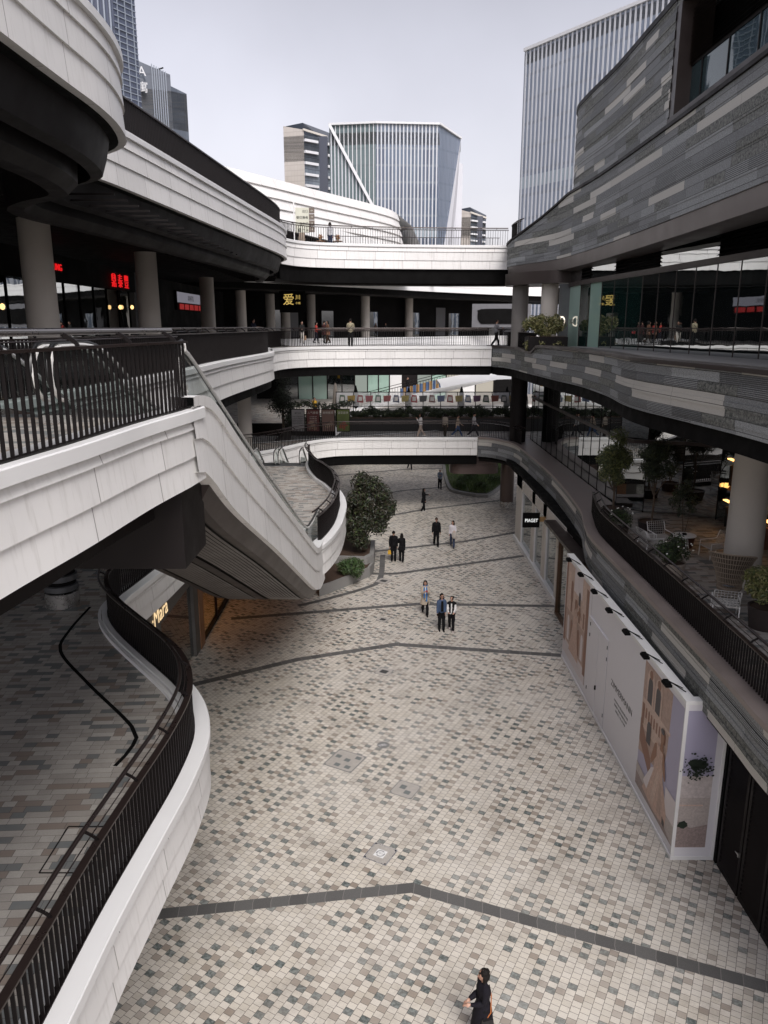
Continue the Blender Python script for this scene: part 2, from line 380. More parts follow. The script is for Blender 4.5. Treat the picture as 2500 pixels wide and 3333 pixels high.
    def build(s, name, mats, parent=None, smooth=True, ang=32, loc=None):
        o = bpy.data.objects.new(name, s.mesh(name, mats, smooth, ang)); COL.objects.link(o)
        if parent:
            o.parent = parent
            if loc is None: o.location = -parent.location if parent.get('abs') else (0, 0, 0)
        if loc: o.location = loc
        return o
def tag(o, label, cat, group=None, kind=None):
    if label: o['label'] = label
    if cat: o['category'] = cat
    if group: o['group'] = group
    if kind: o['kind'] = kind
    return o
def thing(name, label, cat, loc=(0, 0, 0), rz=0., group=None, absolute=True):
    """an Empty at the thing's base; parts given in world coordinates when absolute (and rz == 0)"""
    o = bpy.data.objects.new(name, None); COL.objects.link(o); o.location = loc; o.rotation_euler = (0, 0, rz)
    o.empty_display_size = .3; tag(o, label, cat, group)
    if absolute and rz == 0: o['abs'] = 1
    return o
def structure(name, mb, mat, smooth=False):
    o = mb.build(name, mat, None, smooth); o['kind'] = 'structure'; return o
def child(o, parent, name):
    c = o.copy(); c.name = name; COL.objects.link(c); c.parent = parent; return c
def copy_tree(o, parent=None):
    c = o.copy(); COL.objects.link(c)
    if parent: c.parent = parent
    for k in list(o.children): copy_tree(k, c)
    return c
def spl(pts, step=.35):
    """Catmull-Rom through the points, resampled evenly"""
    P = [Vector(p) for p in pts]; out = []
    for i in range(len(P) - 1):
        p0 = P[i - 1] if i else P[0] * 2 - P[1]; p1, p2 = P[i], P[i + 1]; p3 = P[i + 2] if i + 2 < len(P) else P[-1] * 2 - P[-2]
        n = max(1, int((p2 - p1).length / step + .5))
        for k in range(n):
            t = k / n
            out.append(.5 * ((2 * p1) + (-p0 + p2) * t + (2 * p0 - 5 * p1 + 4 * p2 - p3) * t * t + (-p0 + 3 * p1 - 3 * p2 + p3) * t ** 3))
    out.append(P[-1]); return [tuple(q) for q in out]
def offs(path, d):
    k = len(path); out = []
    for i in range(k):
        a = Vector(path[max(i - 1, 0)][:2]); b = Vector(path[min(i + 1, k - 1)][:2]); t = (b - a).normalized()
        out.append((path[i][0] + t.y * d, path[i][1] - t.x * d))
    return out
def even(path, step):
    out = []; acc = 0.; nxt = step / 2
    for i in range(len(path) - 1):
        a = Vector(path[i][:2]); b = Vector(path[i + 1][:2]); L = (b - a).length
        while acc + L >= nxt:
            t = (nxt - acc) / L; d = (b - a) / L; out.append((a + (b - a) * t, d)); nxt += step
        acc += L
    return out
def text_mesh(s, size, depth=.01, align='CENTER', font=None, shear=0, xs=1.):
    cu = bpy.data.curves.new('txt', 'FONT'); cu.body = s; cu.size = size; cu.extrude = depth; cu.align_x = align; cu.shear = shear
    ob = bpy.data.objects.new('txt', cu); COL.objects.link(ob); bpy.context.view_layer.update()
    me = bpy.data.meshes.new_from_object(ob.evaluated_get(bpy.context.evaluated_depsgraph_get()))
    bpy.data.objects.remove(ob); bpy.data.curves.remove(cu)
    if xs != 1.:
        for v in me.vertices: v.co.x *= xs
    return me
def text(name, s, size, mat, loc, rot, parent=None, depth=.01, align='CENTER', xs=1.):
    me = text_mesh(s, size, depth, align, xs=xs); me.materials.clear(); me.materials.append(mat)
    o = bpy.data.objects.new(name, me); COL.objects.link(o); o.rotation_euler = rot
    if parent:
        o.parent = parent; o.location = Vector(loc) - parent.location if parent.get('abs') else loc
    else: o.location = loc
    return o
FACE_E, FACE_W, FACE_S = (pi / 2, 0, pi / 2), (pi / 2, 0, -pi / 2), (pi / 2, 0, 0)   # lettering that faces +x, -x, -y
# ------------------------------------------------------------------ the ground
L2, L3, L4 = 5.3, 11.7, 18.0
g = M(); g.poly([(-700, -300, 0), (700, -300, 0), (700, 1500, 0), (-700, 1500, 0)]); structure('ground', g, TILE)
BANDM = plain('dark_paving_band', (.075, .073, .072), .6, var=.15, sc=4, fine=50)
def m_band():
    t = NT('dark_paving_band'); u = t.xyz(t.uv()); p = t.pos()
    k = t.ma('DIVIDE', u[0], .42); h = t.wn(t.comb(t.ma('FLOOR', k), 1., 1.))[0]
    c = t.mix(h, (.10, .097, .093), (.15, .146, .14)); c = t.mix(t.maprange(t.noise(p, 40, 3), .35, .7, .3, 0), c, (.04, .04, .04))
    c = t.mix(t.ma('MULTIPLY', t.ma('LESS_THAN', t.ma('FRACT', k), .035), .7), c, (.25, .24, .22))
    return t.done(t.bsdf(c, .6))
BANDM = m_band()
bands = [[(-7.2, 14.4), (-5.16, 14.61), (.66, 15.45), (7.9, 12.6), (9, 12.2)], [(-7.3, 25.9), (-3.5, 28.2), (.5, 29.71), (7.2, 28.6)],
         [(-7, 32.6), (1.6, 34.5), (8.2, 34.2)], [(-.8, 39.1), (.6, 39.1), (8.2, 42.4)], [(-.6, 43.3), (4.9, 45.4), (8.6, 47.6)],
         [(-3, 49.5), (3, 54), (9.1, 57.0)], [(-4, 56), (1.5, 60.5), (5.3, 62)], [(-6, 66), (2, 70), (6, 70.5)]]
for b in bands:
    m = M(); m.sweep(b, [(-.165, .004), (.165, .004)]); structure('paving_band', m, BANDM)
m = M(); m.sweep(spl([(-4.2, 34.4), (-3.3, 35.0), (-.95, 37.0), (-.35, 38.4), (-.22, 42.6)], .5), [(-.0, .006), (.30, .006)]); structure('paving_band', m, BANDM)

# ------------------------------------------------------------------ decks: walkway slabs with lapped white or layered stone edges
def fprof(zt, H, rows=(.2, .38, .42)):
    pr = [(-.02, zt - .16)]; vv = [0.5]; z = zt - .16; tot = H - .16
    for r, k in enumerate(rows):
        pr += [(.0, z), (.045, z - tot * k)]; vv += [r + 1.2, r + 1.8]; z -= tot * k
    pr += [(.0, z), (-.5, z)]; vv += [9.5, 9.6]
    return pr, vv
def white_edge(parent, path, zt, H, band=.5, rows=(.2, .38, .42), capin=.42):
    pr, vv = fprof(zt, H, rows)
    M().sweep(path, pr, v0=vv).build('fascia', WHITE, parent)
    M().sweep(path, [(-capin, zt - .2), (-capin, zt), (.07, zt), (.085, zt - .015), (.085, zt - .16), (-.02, zt - .16)]).build('coping', WHITE_CAP, parent)
    if band:
        zb = zt - H
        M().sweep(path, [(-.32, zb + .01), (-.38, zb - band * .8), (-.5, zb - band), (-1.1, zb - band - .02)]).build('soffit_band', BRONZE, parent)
def stone_edge(parent, path, ztf, zb, band=.5, capw=.42, capmat=None):
    """layered granite edge; ztf(i) is the top of the coping at path point i"""
    n = 8
    pr = [(0, 0)] * 0
    prof = []; fr = []
    for k in range(n):
        prof += [(.0 if k % 2 else .018, 0), (.0 if k % 2 else .018, 0)]; fr += [k / n, (k + 1) / n]
    prof += [(-.6, 0)]; fr += [1.]
    top = lambda i: ztf(i) - .13
    m = M()
    m.sweep(path, prof, zf=lambda i, j, z: top(i) + (zb - top(i)) * fr[j])
    m.build('stone_cladding', STONE_UP if zb > 16 else STONE, parent)
    cp = [(-capw, -.02), (-capw, 0), (.09, 0), (.1, -.015), (.1, -.13), (.0, -.135)]
    M().sweep(path, cp, zf=lambda i, j, z: ztf(i) + cp[j][1]).build('coping', capmat or BRONZE2, parent)
    if band: M().sweep(path, [(-.25, zb + .01), (-.3, zb - band), (-.5, zb - band - .06), (-1.3, zb - band - .08)]).build('soffit_band', BRONZE, parent)
def slab(parent, path, close, zf, zb, floor=None, ceil=None):
    poly = offs(path, -.12) + close
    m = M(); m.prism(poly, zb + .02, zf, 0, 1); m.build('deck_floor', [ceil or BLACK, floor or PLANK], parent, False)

# --- level two, left: curved deck, notch, escalator landing
P2L = spl([(-3.75, 1.0), (-3.66, 5), (-3.6, 6.86), (-3.56, 8.37), (-3.46, 9.92), (-3.36, 11.34), (-3.36, 12.6), (-3.48, 13.4), (-3.78, 14.3), (-4.25, 15.15), (-4.85, 15.95),
           (-5.6, 16.9), (-6.4, 17.95), (-7.0, 18.9), (-7.36, 19.8), (-7.42, 20.6), (-7.32, 21.5), (-7.12, 23.4), (-6.95, 25.9)], .3)
w2 = thing('lower_walkway', 'curved white edged walkway paved in grey stone strips at lower left, dipping into a notch', 'walkway')
white_edge(w2, P2L, 5.45, 1.15, .4, (.12, .46, .42))
slab(w2, P2L, [(-7.2, 26), (-30, 26), (-30, 1)], L2, 4.3, PLANK)
PLN = spl([(-2.45, 25.6), (-2.22, 26.07), (-1.95, 27.3), (-1.75, 29), (-1.7, 31), (-1.74, 32.7), (-2.05, 34.8), (-2.6, 36.8), (-3.2, 38.4), (-3.7, 40.4), (-4.0, 42.2), (-4.05, 43.4)], .3)
w3 = thing('escalator_landing', 'wavy edged paved landing at the foot of the white sided escalator', 'landing')
white_edge(w3, PLN, 5.45, 1.15, .4, (.12, .46, .42))
slab(w3, PLN, [(-4.2, 43.5), (-12, 43.5), (-12, 26.3), (-2.6, 26.1)], L2, 4.3, PLANK)
M().box(-12, 42.4, L2, -4.3, 43.45, L2 + .012).build('comb_plate', GREYMET, w3)
w2b = thing('rear_walkway', 'paved walkway behind the escalators running along the dark shops at mid level', 'walkway')
M().prism([(-30, 26.02), (-12.02, 26.02), (-12.02, 46), (-9.0, 46), (-12, 62), (-30, 62)], 4.4, L2, 0, 1).build('deck_floor', [BLACK, PLANK], w2b, False)

# --- bridges
def bridge(name, label, path, depth, zf, zt, H, band, rows, back=None):
    t = thing(name, label, 'footbridge')
    white_edge(t, path, zt, H, band, rows)
    back = back or [(path[-1][0] + .6, path[-1][1] + depth), (path[0][0], path[0][1] + depth)]
    slab(t, path, back, zf, zt - H - band * .9, PLANK, BLACK)
    bp = [(p[0], p[1]) for p in (back)]
    M().sweep(bp, [(-.2, zt - .1), (0, zt - .1), (0, zt - H), (-.3, zt - H)]).build('rear_edge', WHITE_CAP, t)
    return t
PB2 = spl([(-10.5, 44.2), (-8.6, 45.6), (-6.7, 47.9), (-5.4, 50.3), (-4.1, 51.9), (-2.4, 52.6), (2.3, 52.85), (6.55, 52.85)], .5)
b2 = bridge('footbridge', 'lowest white footbridge across the plaza with planting behind its railing', PB2, 6.0, L2, 5.45, 1.25, .75, (.1, .45, .45))
PB3 = spl([(-6.35, 43.6), (-6.2, 45.6), (-5.6, 47.6), (-4.4, 48.9), (-2.8, 49.5), (2, 50.0), (6.95, 50.1)], .5)
b3 = bridge('footbridge', 'middle white footbridge across the plaza level with the viewer', PB3, 3.4, L3, 11.75, 1.25, .6, (.1, .45, .45), [(7.5, 53.5), (-6.3, 52.9)])
PB4 = spl([(-6.1, 47.2), (-5.2, 49.2), (-3.6, 50.3), (0, 51.2), (4, 51.7), (8.1, 51.9)], .5)
b4 = bridge('footbridge', 'topmost white footbridge against the sky with thin dark railing', PB4, 3.6, L4, 18.1, 1.5, 1.0, (.2, .4, .4))

# --- level three, left: landing beside the viewer and the long gallery deck
PLD = spl([(-3.62, .6), (-3.45, 3.4), (-3.27, 6.0), (-3.1, 7.6), (-2.97, 9.3), (-2.80, 10.62), (-2.765, 11.05), (-2.74, 11.32)], .3)
ld = thing('upper_landing', 'near landing with white lapped panels on its edge at left, head of the long escalator', 'landing')
white_edge(ld, PLD, 11.85, 1.08, 0, (.14, .43, .43))
slab(ld, PLD, [(-2.85, 11.35), (-13, 11.35), (-13, .6)], L3, 10.85, PLANK)
bm = M(); bm.prism(offs(PLD, -.5) + [(-3.4, 10.9), (-9.5, 10.9), (-9.5, .6)], 10.3, 10.84); bm.build('soffit_beam', BRONZE, ld, False)
P3L = spl([(-6.0, 10.8), (-5.8, 14), (-5.5, 20.8), (-5.5, 27), (-5.25, 32), (-5.15, 35), (-5.35, 37.2), (-5.95, 38.7), (-6.4, 40.5), (-6.45, 43.5)], .4)
g3 = thing('gallery_deck', 'long white edged gallery deck at left carrying the row of round columns', 'walkway')
white_edge(g3, P3L, 11.85, 1.25, .45, (.12, .44, .44))
slab(g3, P3L, [(-6.5, 53.5), (-9, 62), (-12, 75), (-30, 75), (-30, 10.8)], L3, 10.2, PLANK)
# --- level four, left: bulging roof terrace
P4L = spl([(-4.9, -2), (-4.86, 6), (-4.86, 12), (-4.84, 14.2), (-4.98, 15.6), (-5.3, 16.8), (-5.9, 17.6), (-6.6, 18.15), (-7.15, 18.9), (-7.25, 19.9), (-7.05, 21.4),
           (-6.72, 24.9), (-6.33, 29.4), (-5.8, 35.5), (-5.38, 40.5), (-5.32, 43), (-5.5, 44.6), (-6.0, 46.2), (-6.1, 47.4)], .3)
g4 = thing('roof_terrace', 'white panelled roof terrace bulging out at upper left over the dark gallery', 'terrace')
white_edge(g4, P4L, 18.1, 1.5, 0, (.22, .36, .42))
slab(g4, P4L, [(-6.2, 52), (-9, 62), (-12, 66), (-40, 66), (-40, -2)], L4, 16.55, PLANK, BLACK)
M().sweep(P4L, [(-.28, 16.62), (-.36, 16.25), (-.46, 15.95), (-.7, 15.9), (-.72, 16.2)]).build('soffit_band', BRONZE, g4)
M().sweep(P4L, [(-.9, 16.3), (-.95, 15.75), (-1.15, 15.55), (-1.5, 15.55), (-1.55, 16.3)]).build('soffit_step', BRONZE, g4)
ms = M()
for k in range(40): ms.box(-9.4, 19 + k * .9, 15.98, -6.3, 19.05 + k * .9, 16.03)
ms.build('ceiling_slats', BRONZE, g4, False)

# ------------------------------------------------------------------ right side: stone edged decks
P2R = spl([(6.6, 52.85), (7.5, 52.3), (8.25, 51), (8.7, 49.3), (8.85, 45), (8.85, 38.3), (8.45, 31.8), (8.1, 29.6), (7.82, 28.1), (7.66, 26.2), (7.64, 20.8), (7.6, 17.3), (7.55, 14.8), (7.5, 13.4), (7.6, 11), (8.0, 8), (8.4, 5)], .35)
r2 = thing('stone_terrace', 'layered granite terrace edge at mid height on the right with wide bronze coping', 'terrace')
stone_edge(r2, P2R, lambda i: 5.5, 4.1, .35, .5, BRONZE3)
slab(r2, P2R, [(30, 5), (30, 58), (7.2, 58)], L2, 3.9, PLANK, BLACK)
# wide bronze ledge in front of the shop glass
led = [p for p in P2R if 31.7 < p[1] < 52]
m = M(); m.prism(offs(led, -.4) + [(10.05, 31.7), (10.05, 52)], 5.3, 5.46); m.build('ledge', BRONZE3, r2, False)
P3R = spl([(7.0, 50.1), (7.55, 49.2), (7.85, 47), (7.95, 44), (8.05, 41.4), (8.12, 40.6), (8.3, 37), (8.55, 33.5), (8.4, 29), (8.02, 25.6), (8.0, 23.6), (8.2, 21.6), (8.5, 18.6), (8.6, 16.5), (8.8, 12), (9.1, 8), (9.4, 5)], .3)
def z3(i):
    y = P3R[i][1]; k = min(1, max(0, (42.2 - y) / 1.4)); k = k * k * (3 - 2 * k)
    dip = .12 * math.exp(-((y - 42.6) / 1.6) ** 2)
    return 11.8 + .27 * k - dip
r3 = thing('stone_parapet', 'wavy layered granite parapet in front of the dark upper shop glass, pale ledge on top', 'parapet')
stone_edge(r3, P3R, z3, 10.45, .5, .45)
slab(r3, P3R, [(32, 5), (32, 56), (7.4, 56), (7.1, 53.4)], L3, 9.95, PLANK, BLACK)
led = [p for p in P3R if p[1] < 40.6]
m = M(); m.prism(offs(led, -.4) + [(13.5, 5), (12.3, 14), (12.0, 24), (11.2, 33), (10.4, 40.6)], 11.72, 11.98); m.build('ledge', KERB, r3, False)
P4R = spl([(8.1, 51.9), (7.8, 50.4), (7.85, 48.9), (8.4, 47.2), (9.1, 45.4), (9.6, 43.4), (9.85, 40), (9.96, 36.6), (9.93, 30), (9.83, 24), (9.72, 19.7), (9.62, 14), (9.55, 9), (9.5, 4)], .3)
def z4(i):
    y = P4R[i][1]; k = min(1, max(0, (50.2 - y) / 8.2)); k = k * k * (3 - 2 * k); return 18.1 + 1.72 * k
r4 = thing('stone_block', 'tall dark building of layered granite courses at upper right with a wide recessed window', 'building')
stone_edge(r4, P4R, z4, 16.6, 0, .3, BRONZE)
M().sweep(P4R, [(-.06, 16.62), (-.1, 16.0), (-.3, 15.95), (-1.2, 15.95)]).build('soffit_band', plain('brown_band_metal', (.10, .083, .078), .4, .3, .5, .15, .8), r4)
slab(r4, P4R, [(34, 4), (34, 56), (8.4, 56)], L4, 16.1, PLANK, BLACK)
PU = spl([(17, 48.5), (14, 47.6), (12, 46.3), (10.7, 44.8), (10.05, 43.2), (9.95, 41), (10.1, 36.6), (10.06, 32), (10.03, 29.3)], .3)
WIN0, WIN1 = 19.95, 23.6
def wall_part(path, zb, zt):
    n = max(2, int((zt - zb) / .27)); prof = []; fr = []
    for k in range(n):
        o = .0 if k % 2 else .02; prof += [(o, 0), (o, 0)]; fr += [k / n, (k + 1) / n]
    return M().sweep(path, prof, zf=lambda i, j, z: zt + (zb - zt) * fr[j])
wall_part(PU, 19.6, 24.0).build('stone_wall', STONE_UP, r4)
PUN = [p for p in spl([(10.03, 29.3), (9.96, 25.2), (9.84, 19.7), (9.74, 14), (9.68, 9), (9.62, 4)], .4)]
wall_part(PUN, 19.6, WIN0).build('stone_wall', STONE_UP, r4)
wall_part(PUN, WIN1, 24.0).build('stone_wall', STONE_UP, r4)
PUall = PU[:-1] + PUN
M().sweep(PUall, [(-.4, 24.0), (.06, 24.0), (.06, 23.8), (0, 23.8)]).build('roof_coping', BRONZE, r4)
m = M(); m.prism(offs(PUall, -.05) + [(34, 4), (34, 49)], 23.7, 23.96); m.build('roof', BLACK, r4, False)
wf = M(); wf.prism([(10.05, 29.35), (10.0, 28.75), (11.1, 28.7), (11.15, 29.35)], WIN0, WIN1)
wf.sweep(PUN, [(.05, WIN0 - .02), (.05, WIN0 + .12), (-1.6, WIN0 + .1)]); win = wf.build('window', BRONZE2, r4, False)
pin = [(10.5, 28.8), (10.6, 25.0), (10.76, 19.5), (10.92, 14), (11.06, 9), (11.2, 4)]
gl = M(); gl.sweep(pin, [(0, WIN0 + .1), (0, WIN0 + 1.65)]); gl.build('pane', GLASS_N, win, False)
mu = M()
for (q, d) in even(pin, 1.9): M().box(q.x - .03, q.y - .03, WIN0 + .1, q.x + .03, q.y + .03, WIN0 + 1.65).build('mullion', BRONZE, win, False)
M().sweep(pin, [(.03, WIN0 + 1.65), (.03, WIN0 + 1.75)]).build('window_rail', BRONZE, win, False)
lv = M()
for k in range(13): lv.sweep(pin, [(.14, WIN0 + 1.75 + k * .135), (.02, WIN0 + 1.85 + k * .135)])
lv.build('louvres', BRONZE, win, False)
m = M(); m.sweep([(11.3, 29.2), (11.6, 4)], [(0, WIN0), (0, WIN1)]); m.build('window_backing', INTER, win, False)

# --- shop glass on the right, level three
PG3 = [(10.35, 44.0), (10.4, 41.0), (11.2, 33), (12.0, 24), (12.3, 14), (12.5, 6)]
sf = thing('glass_shopfront', 'tall dark mirror-like shopfront above the granite parapet on the right', 'shopfront')
ev = even(PG3, 1.55)
pn = [PG3[0]] + [(q.x, q.y) for q, d in ev[1:]]
for k in range(len(pn) - 1):
    a, b = pn[k], pn[k + 1]; mm = GLASS_G if k in (0, 2) else (GLASS_T if k < 6 else GLASS_D)
    m = M(); m.poly([(a[0], a[1], L3 + .05), (b[0], b[1], L3 + .05), (b[0], b[1], 15.15), (a[0], a[1], 15.15)]); m.build('glass_panel', mm, sf, False)
for a in pn: M().box(a[0] - .02, a[1] - .012, L3, a[0] + .02, a[1] + .012, 15.2).build('mullion', BRONZE2, sf, False)
M().sweep(PG3, [(-.12, 15.12), (.1, 15.12), (.1, 15.34), (-.12, 15.34)]).build('transom', BRONZE2, sf, False)
ng = len(pn) - 1
for k in range(0, ng):
    a, b = Vector(pn[k]), Vector(pn[k + 1]); lou = k in (1, 4, 5, 6, 10, 11)
    if not lou:
        m = M(); m.poly([(a.x, a.y, 15.34), (b.x, b.y, 15.34), (b.x, b.y, 16.4), (a.x, a.y, 16.4)]); m.build('clerestory_panel', GLASS_D, sf, False)
    else:
        m = M()
        for j in range(7): m.sweep([tuple(a), tuple(b)], [(.1, 15.38 + j * .15), (.0, 15.46 + j * .15)])
        m.build('louvres', BRONZE, sf, False)
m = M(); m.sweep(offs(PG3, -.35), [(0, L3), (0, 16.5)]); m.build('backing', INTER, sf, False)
m = M(); m.box(9.8, 43.95, L3 + .05, 10.5, 44.15, 15.3); m.build('end_panel', GREYMET, sf, False)
SIGNW = emit('lit_letter', (1, .85, .7), .9)
text('letter', 'D', .8, SIGNW, (10.0, 43.9, 13.0), FACE_S, sf, .02, 'CENTER', .55)
BLK = plain('black_lettering', (.01, .01, .01), .5)
text('lettering', 'DAZZLE', .34, BLK, (10.32, 42.95, 13.15), (pi / 2, 0, -pi / 2 + .02), sf, .002)
text('lettering', 'DAZZLE', .34, BLK, (10.58, 39.85, 13.15), (pi / 2, 0, -pi / 2 + .1), sf, .002)
# --- shop glass on the right, level two
sg = thing('glass_shopfront', 'dark shopfront glass behind the wide bronze ledge on the mid right', 'shopfront')
PG2 = [(10.1, 52), (10.1, 32.6), (10.5, 31.6), (12.4, 31.0), (13.6, 30.2), (13.6, 5)]
pn2 = [PG2[0]] + [(q.x, q.y) for q, d in even(PG2, 1.45)]
for a, b in zip(pn2[:-1], pn2[1:]):
    m = M(); m.poly([(a[0], a[1], L2 + .05), (b[0], b[1], L2 + .05), (b[0], b[1], 10.0), (a[0], a[1], 10.0)]); m.build('glass_panel', GLASS_D, sg, False)
for a in pn2: M().box(a[0] - .02, a[1] - .012, L2, a[0] + .02, a[1] + .012, 10.0).build('mullion', BRONZE, sg, False)
M().sweep(PG2, [(-.05, 8.25), (.07, 8.25), (.07, 8.4), (-.05, 8.4)]).build('transom', BRONZE2, sg, False)
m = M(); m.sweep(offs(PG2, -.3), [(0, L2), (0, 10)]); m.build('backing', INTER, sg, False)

# ------------------------------------------------------------------ columns
def column(x, y, z0, z1, r, label, mat=CONC, base=None, group=None, flare=.0):
    t = thing('column', label, 'column', (x, y, z0), 0, group)
    n = 10; M().lathe((x, y, z0), [(r * (1 + flare * (1 - k / n) ** 2), (z1 - z0) * k / n) for k in range(n + 1)], 40).build('shaft', mat, t)
    if base: M().lathe((x, y, z0), [(r * 1.04, 0), (r * 1.04, base), (r * .9, base + .002)], 40).build('base_ring', STEEL, t)
    return t
GC = 'round concrete columns along the left gallery'
for (x, y, l) in [(-10.75, 24.7, 'stoutest concrete column, nearest on the left gallery'), (-10.65, 35.6, 'second concrete column on the left gallery, right of the red lettering'),
                  (-12.0, 53.5, 'third concrete column along the left gallery'), (-13.2, 72.5, 'fourth concrete column along the left gallery, beside the man in a suit'),
                  (-11.6, 80, 'slim far column left of the yellow sign'), (-10.3, 82, 'slim far column right beside the yellow sign')]:
    column(x, y, L3, 16.2, .475, l, CONC, None, GC, .06)
FC = 'slim columns of the far gallery'
for k, (x, y, l) in enumerate([(-8.1, 87, 'far gallery column behind the group of shoppers'), (-2.1, 88, 'far gallery column right of the man in khaki'), (3.15, 99, 'far gallery column in the centre of the dark shops'),
                  (7.05, 107, 'far gallery column just right of centre'), (11.6, 113, 'far gallery column nearest the right end')]):
    column(x, y, L3, 17, .5, l, CONC, None, FC)
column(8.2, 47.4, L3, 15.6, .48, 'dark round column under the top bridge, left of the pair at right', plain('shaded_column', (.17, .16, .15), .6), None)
column(9.5, 45.2, L3, 15.6, .48, 'grey round column behind the yellowish planter shrub', CONC)
column(9.1, 55.0, 0, 4.2, .5, 'bronze ground column beneath the lowest bridge beside the garden bed', plain('brown_column_metal', (.11, .08, .07), .35, .3, .5, .15, 1), .4)
column(9.0, 51.0, L2, 10.0, .55, 'dark column on the lowest bridge near the right shop glass', BRONZE)
column(-8.7, 47.5, L2, 10.6, .42, 'pale column under the gallery behind the small escalators', CONC)
column(11.0, 22.3, L2, 9.9, .53, 'broad pale column on the right terrace beside the wicker chair', CONC, None, None, .05)
t = thing('column', 'black and white banded column with steel foot on the lower left deck', 'column', (-9.15, 20.4, L2))
M().lathe((-9.15, 20.4, L2), [(.46, 0), (.46, .42), (.4, .425)], 40).build('base_ring', STEEL, t)
m = M()
for k in range(14): m.lathe((-9.15, 20.4, L2 + .46 + k * .3), [(.4, 0), (.455, .02), (.455, .17), (.4, .19)], 40)
m.build('bands', GREYMET, t); M().lathe((-9.15, 20.4, L2), [(.4, .4), (.4, 5.2)], 40).build('shaft', BLACK, t)
t = thing('beam_casing', 'rounded bronze casing under the top bridge around two columns', 'casing', (9, 46.5, 15.3))
m = M(); m.prism(spl([(7.5, 48.6), (9, 48.9), (10.8, 47.5), (11.2, 44.6), (9.6, 43.9), (8.1, 45.2), (7.3, 47.2), (7.5, 48.6)], .3)[:-1], 15.35, 16.02); m.build('casing', BRONZE2, t)
t = thing('beam_casing', 'rounded bronze drum hanging under the lowest bridge above the garden', 'casing', (6.4, 54.2, 2.4))
cp = [(6.5 + 1.75 * (1 if cos(a) > 0 else -1) * abs(cos(a)) ** .5, 54.3 + .95 * (1 if sin(a) > 0 else -1) * abs(sin(a)) ** .6) for a in [2 * pi * k / 40 for k in range(40)]]
m = M(); m.prism(cp, 2.75, 3.35); m.prism([(6.5 + (x - 6.5) * .97, 54.3 + (y - 54.3) * .97) for x, y in cp], 3.35, 4.0); m.build('drum', plain('brown_drum_metal', (.10, .072, .066), .35, .3, .5, .15, 1), t)

# ------------------------------------------------------------------ railings
_bal = {}
def railing(name, label, edge, zb, inset=.24, hb=.92, sp=.125, group=None, ymin=-1, limit=100, hand=True, lean=.18, bw=.05, bt=.014, brk=1.35, topw=.11, hm=None):
    """balusters, flat top bar, curved brackets and a round handrail leaning inwards"""
    base = offs(edge, -inset); mid = base[len(base) // 2]
    t = thing(name, label, 'railing', (mid[0], mid[1], zb), 0, group)
    key = (hb, bw, bt)
    if key not in _bal: _bal[key] = M().box(-bt / 2, -bw / 2, 0, bt / 2, bw / 2, hb).mesh('baluster', RAIL, False)
    ps = [(q, d) for q, d in even(base, sp) if q.y > ymin]
    ps.sort(key=lambda e: e[0].length)
    for q, d in ps[:limit]:
        o = bpy.data.objects.new('baluster', _bal[key]); COL.objects.link(o); o.parent = t
        o.location = (q.x - mid[0], q.y - mid[1], 0); o.rotation_euler = (0, 0, atan2(d.y, d.x))
    if len(ps) > limit:
        m = M()
        for q, d in ps[limit:]:
            n = Vector((d.y, -d.x)); a = q - n * bw / 2; b = q + n * bw / 2
            m.bar((a.x, a.y, zb + hb / 2), (b.x, b.y, zb + hb / 2), bt, hb)
        m.build('balusters', RAIL, t, False)['kind'] = 'stuff'
    M().sweep(base, [(-topw / 2, zb + hb), (topw / 2, zb + hb), (topw / 2, zb + hb + .03), (-topw / 2, zb + hb + .03), (-topw / 2, zb + hb)]).build('top_bar', RAILTOP, t)
    M().sweep(base, [(-.04, zb), (.04, zb), (.04, zb + .02), (-.04, zb + .02), (-.04, zb)]).build('base_plate', RAIL, t)
    if hand:
        hr = offs(base, -lean)
        M().tube([(x, y, zb + hb + .17) for x, y in hr], .033, 10).build('handrail', hm or RAILTOP, t)
        M().tube([(x, y, zb + hb + .09) for x, y in offs(base, -lean * .5)], .009, 6).build('mid_rail', RAILTOP, t)
        for q, d in even(base, brk):
            n = Vector((-d.y, d.x))
            pts = []
            for k in range(5):
                s = k / 4; o = lean * (1 - (1 - s) ** 2) if False else lean * s ** 1.6
                pts.append((q.x + n.x * o, q.y + n.y * o, zb + hb + .03 + .13 * s))
            m = M()
            for a, b in zip(pts[:-1], pts[1:]): m.bar(a, b, .014, .045, up=(n.x, n.y, 0))
            m.build('bracket', RAIL, t, False)
    return t
railing('railing', 'near left railing of thick dark balusters on the white edge, with round handrail coloured sky-bright', [p for p in PLD if p[1] < 11.2], 11.85, inset=.085, bw=.036, hm=HANDB)
railing('railing', 'long curved railing on the lower left deck sweeping round the notch', [p for p in P2L if p[1] > 2.5], 5.45)
railing('railing', 'wavy dark railing on the escalator landing', [p for p in PLN if p[1] > 26.3], 5.45)
railing('railing', 'dark railing along the left gallery in front of the round columns', [p for p in P3L if p[1] > 11.4], 11.85)
railing('railing', 'dense dark railing running up along the roof terrace at upper left', [p for p in P4L if p[1] > 18.6], 18.1, hb=1.0, inset=.3)
railing('railing', 'thin dark railing on the lowest footbridge behind the white edge', PB2, 5.45, sp=.16)
railing('railing', 'thin dark railing on the middle footbridge in front of the shoppers', PB3, 11.8, sp=.14)
railing('railing', 'thin dark railing on the topmost footbridge against the pale sky', PB4, 18.1, sp=.16)
railing('railing', 'dark railing along the right terrace with chairs behind it', [p for p in P2R if p[1] < 31.0], 5.42, inset=.32)
railing('railing', 'dark railing curving over stone at the right end of the lowest bridge', [p for p in P2R if p[1] > 49.0], 5.5, sp=.16)
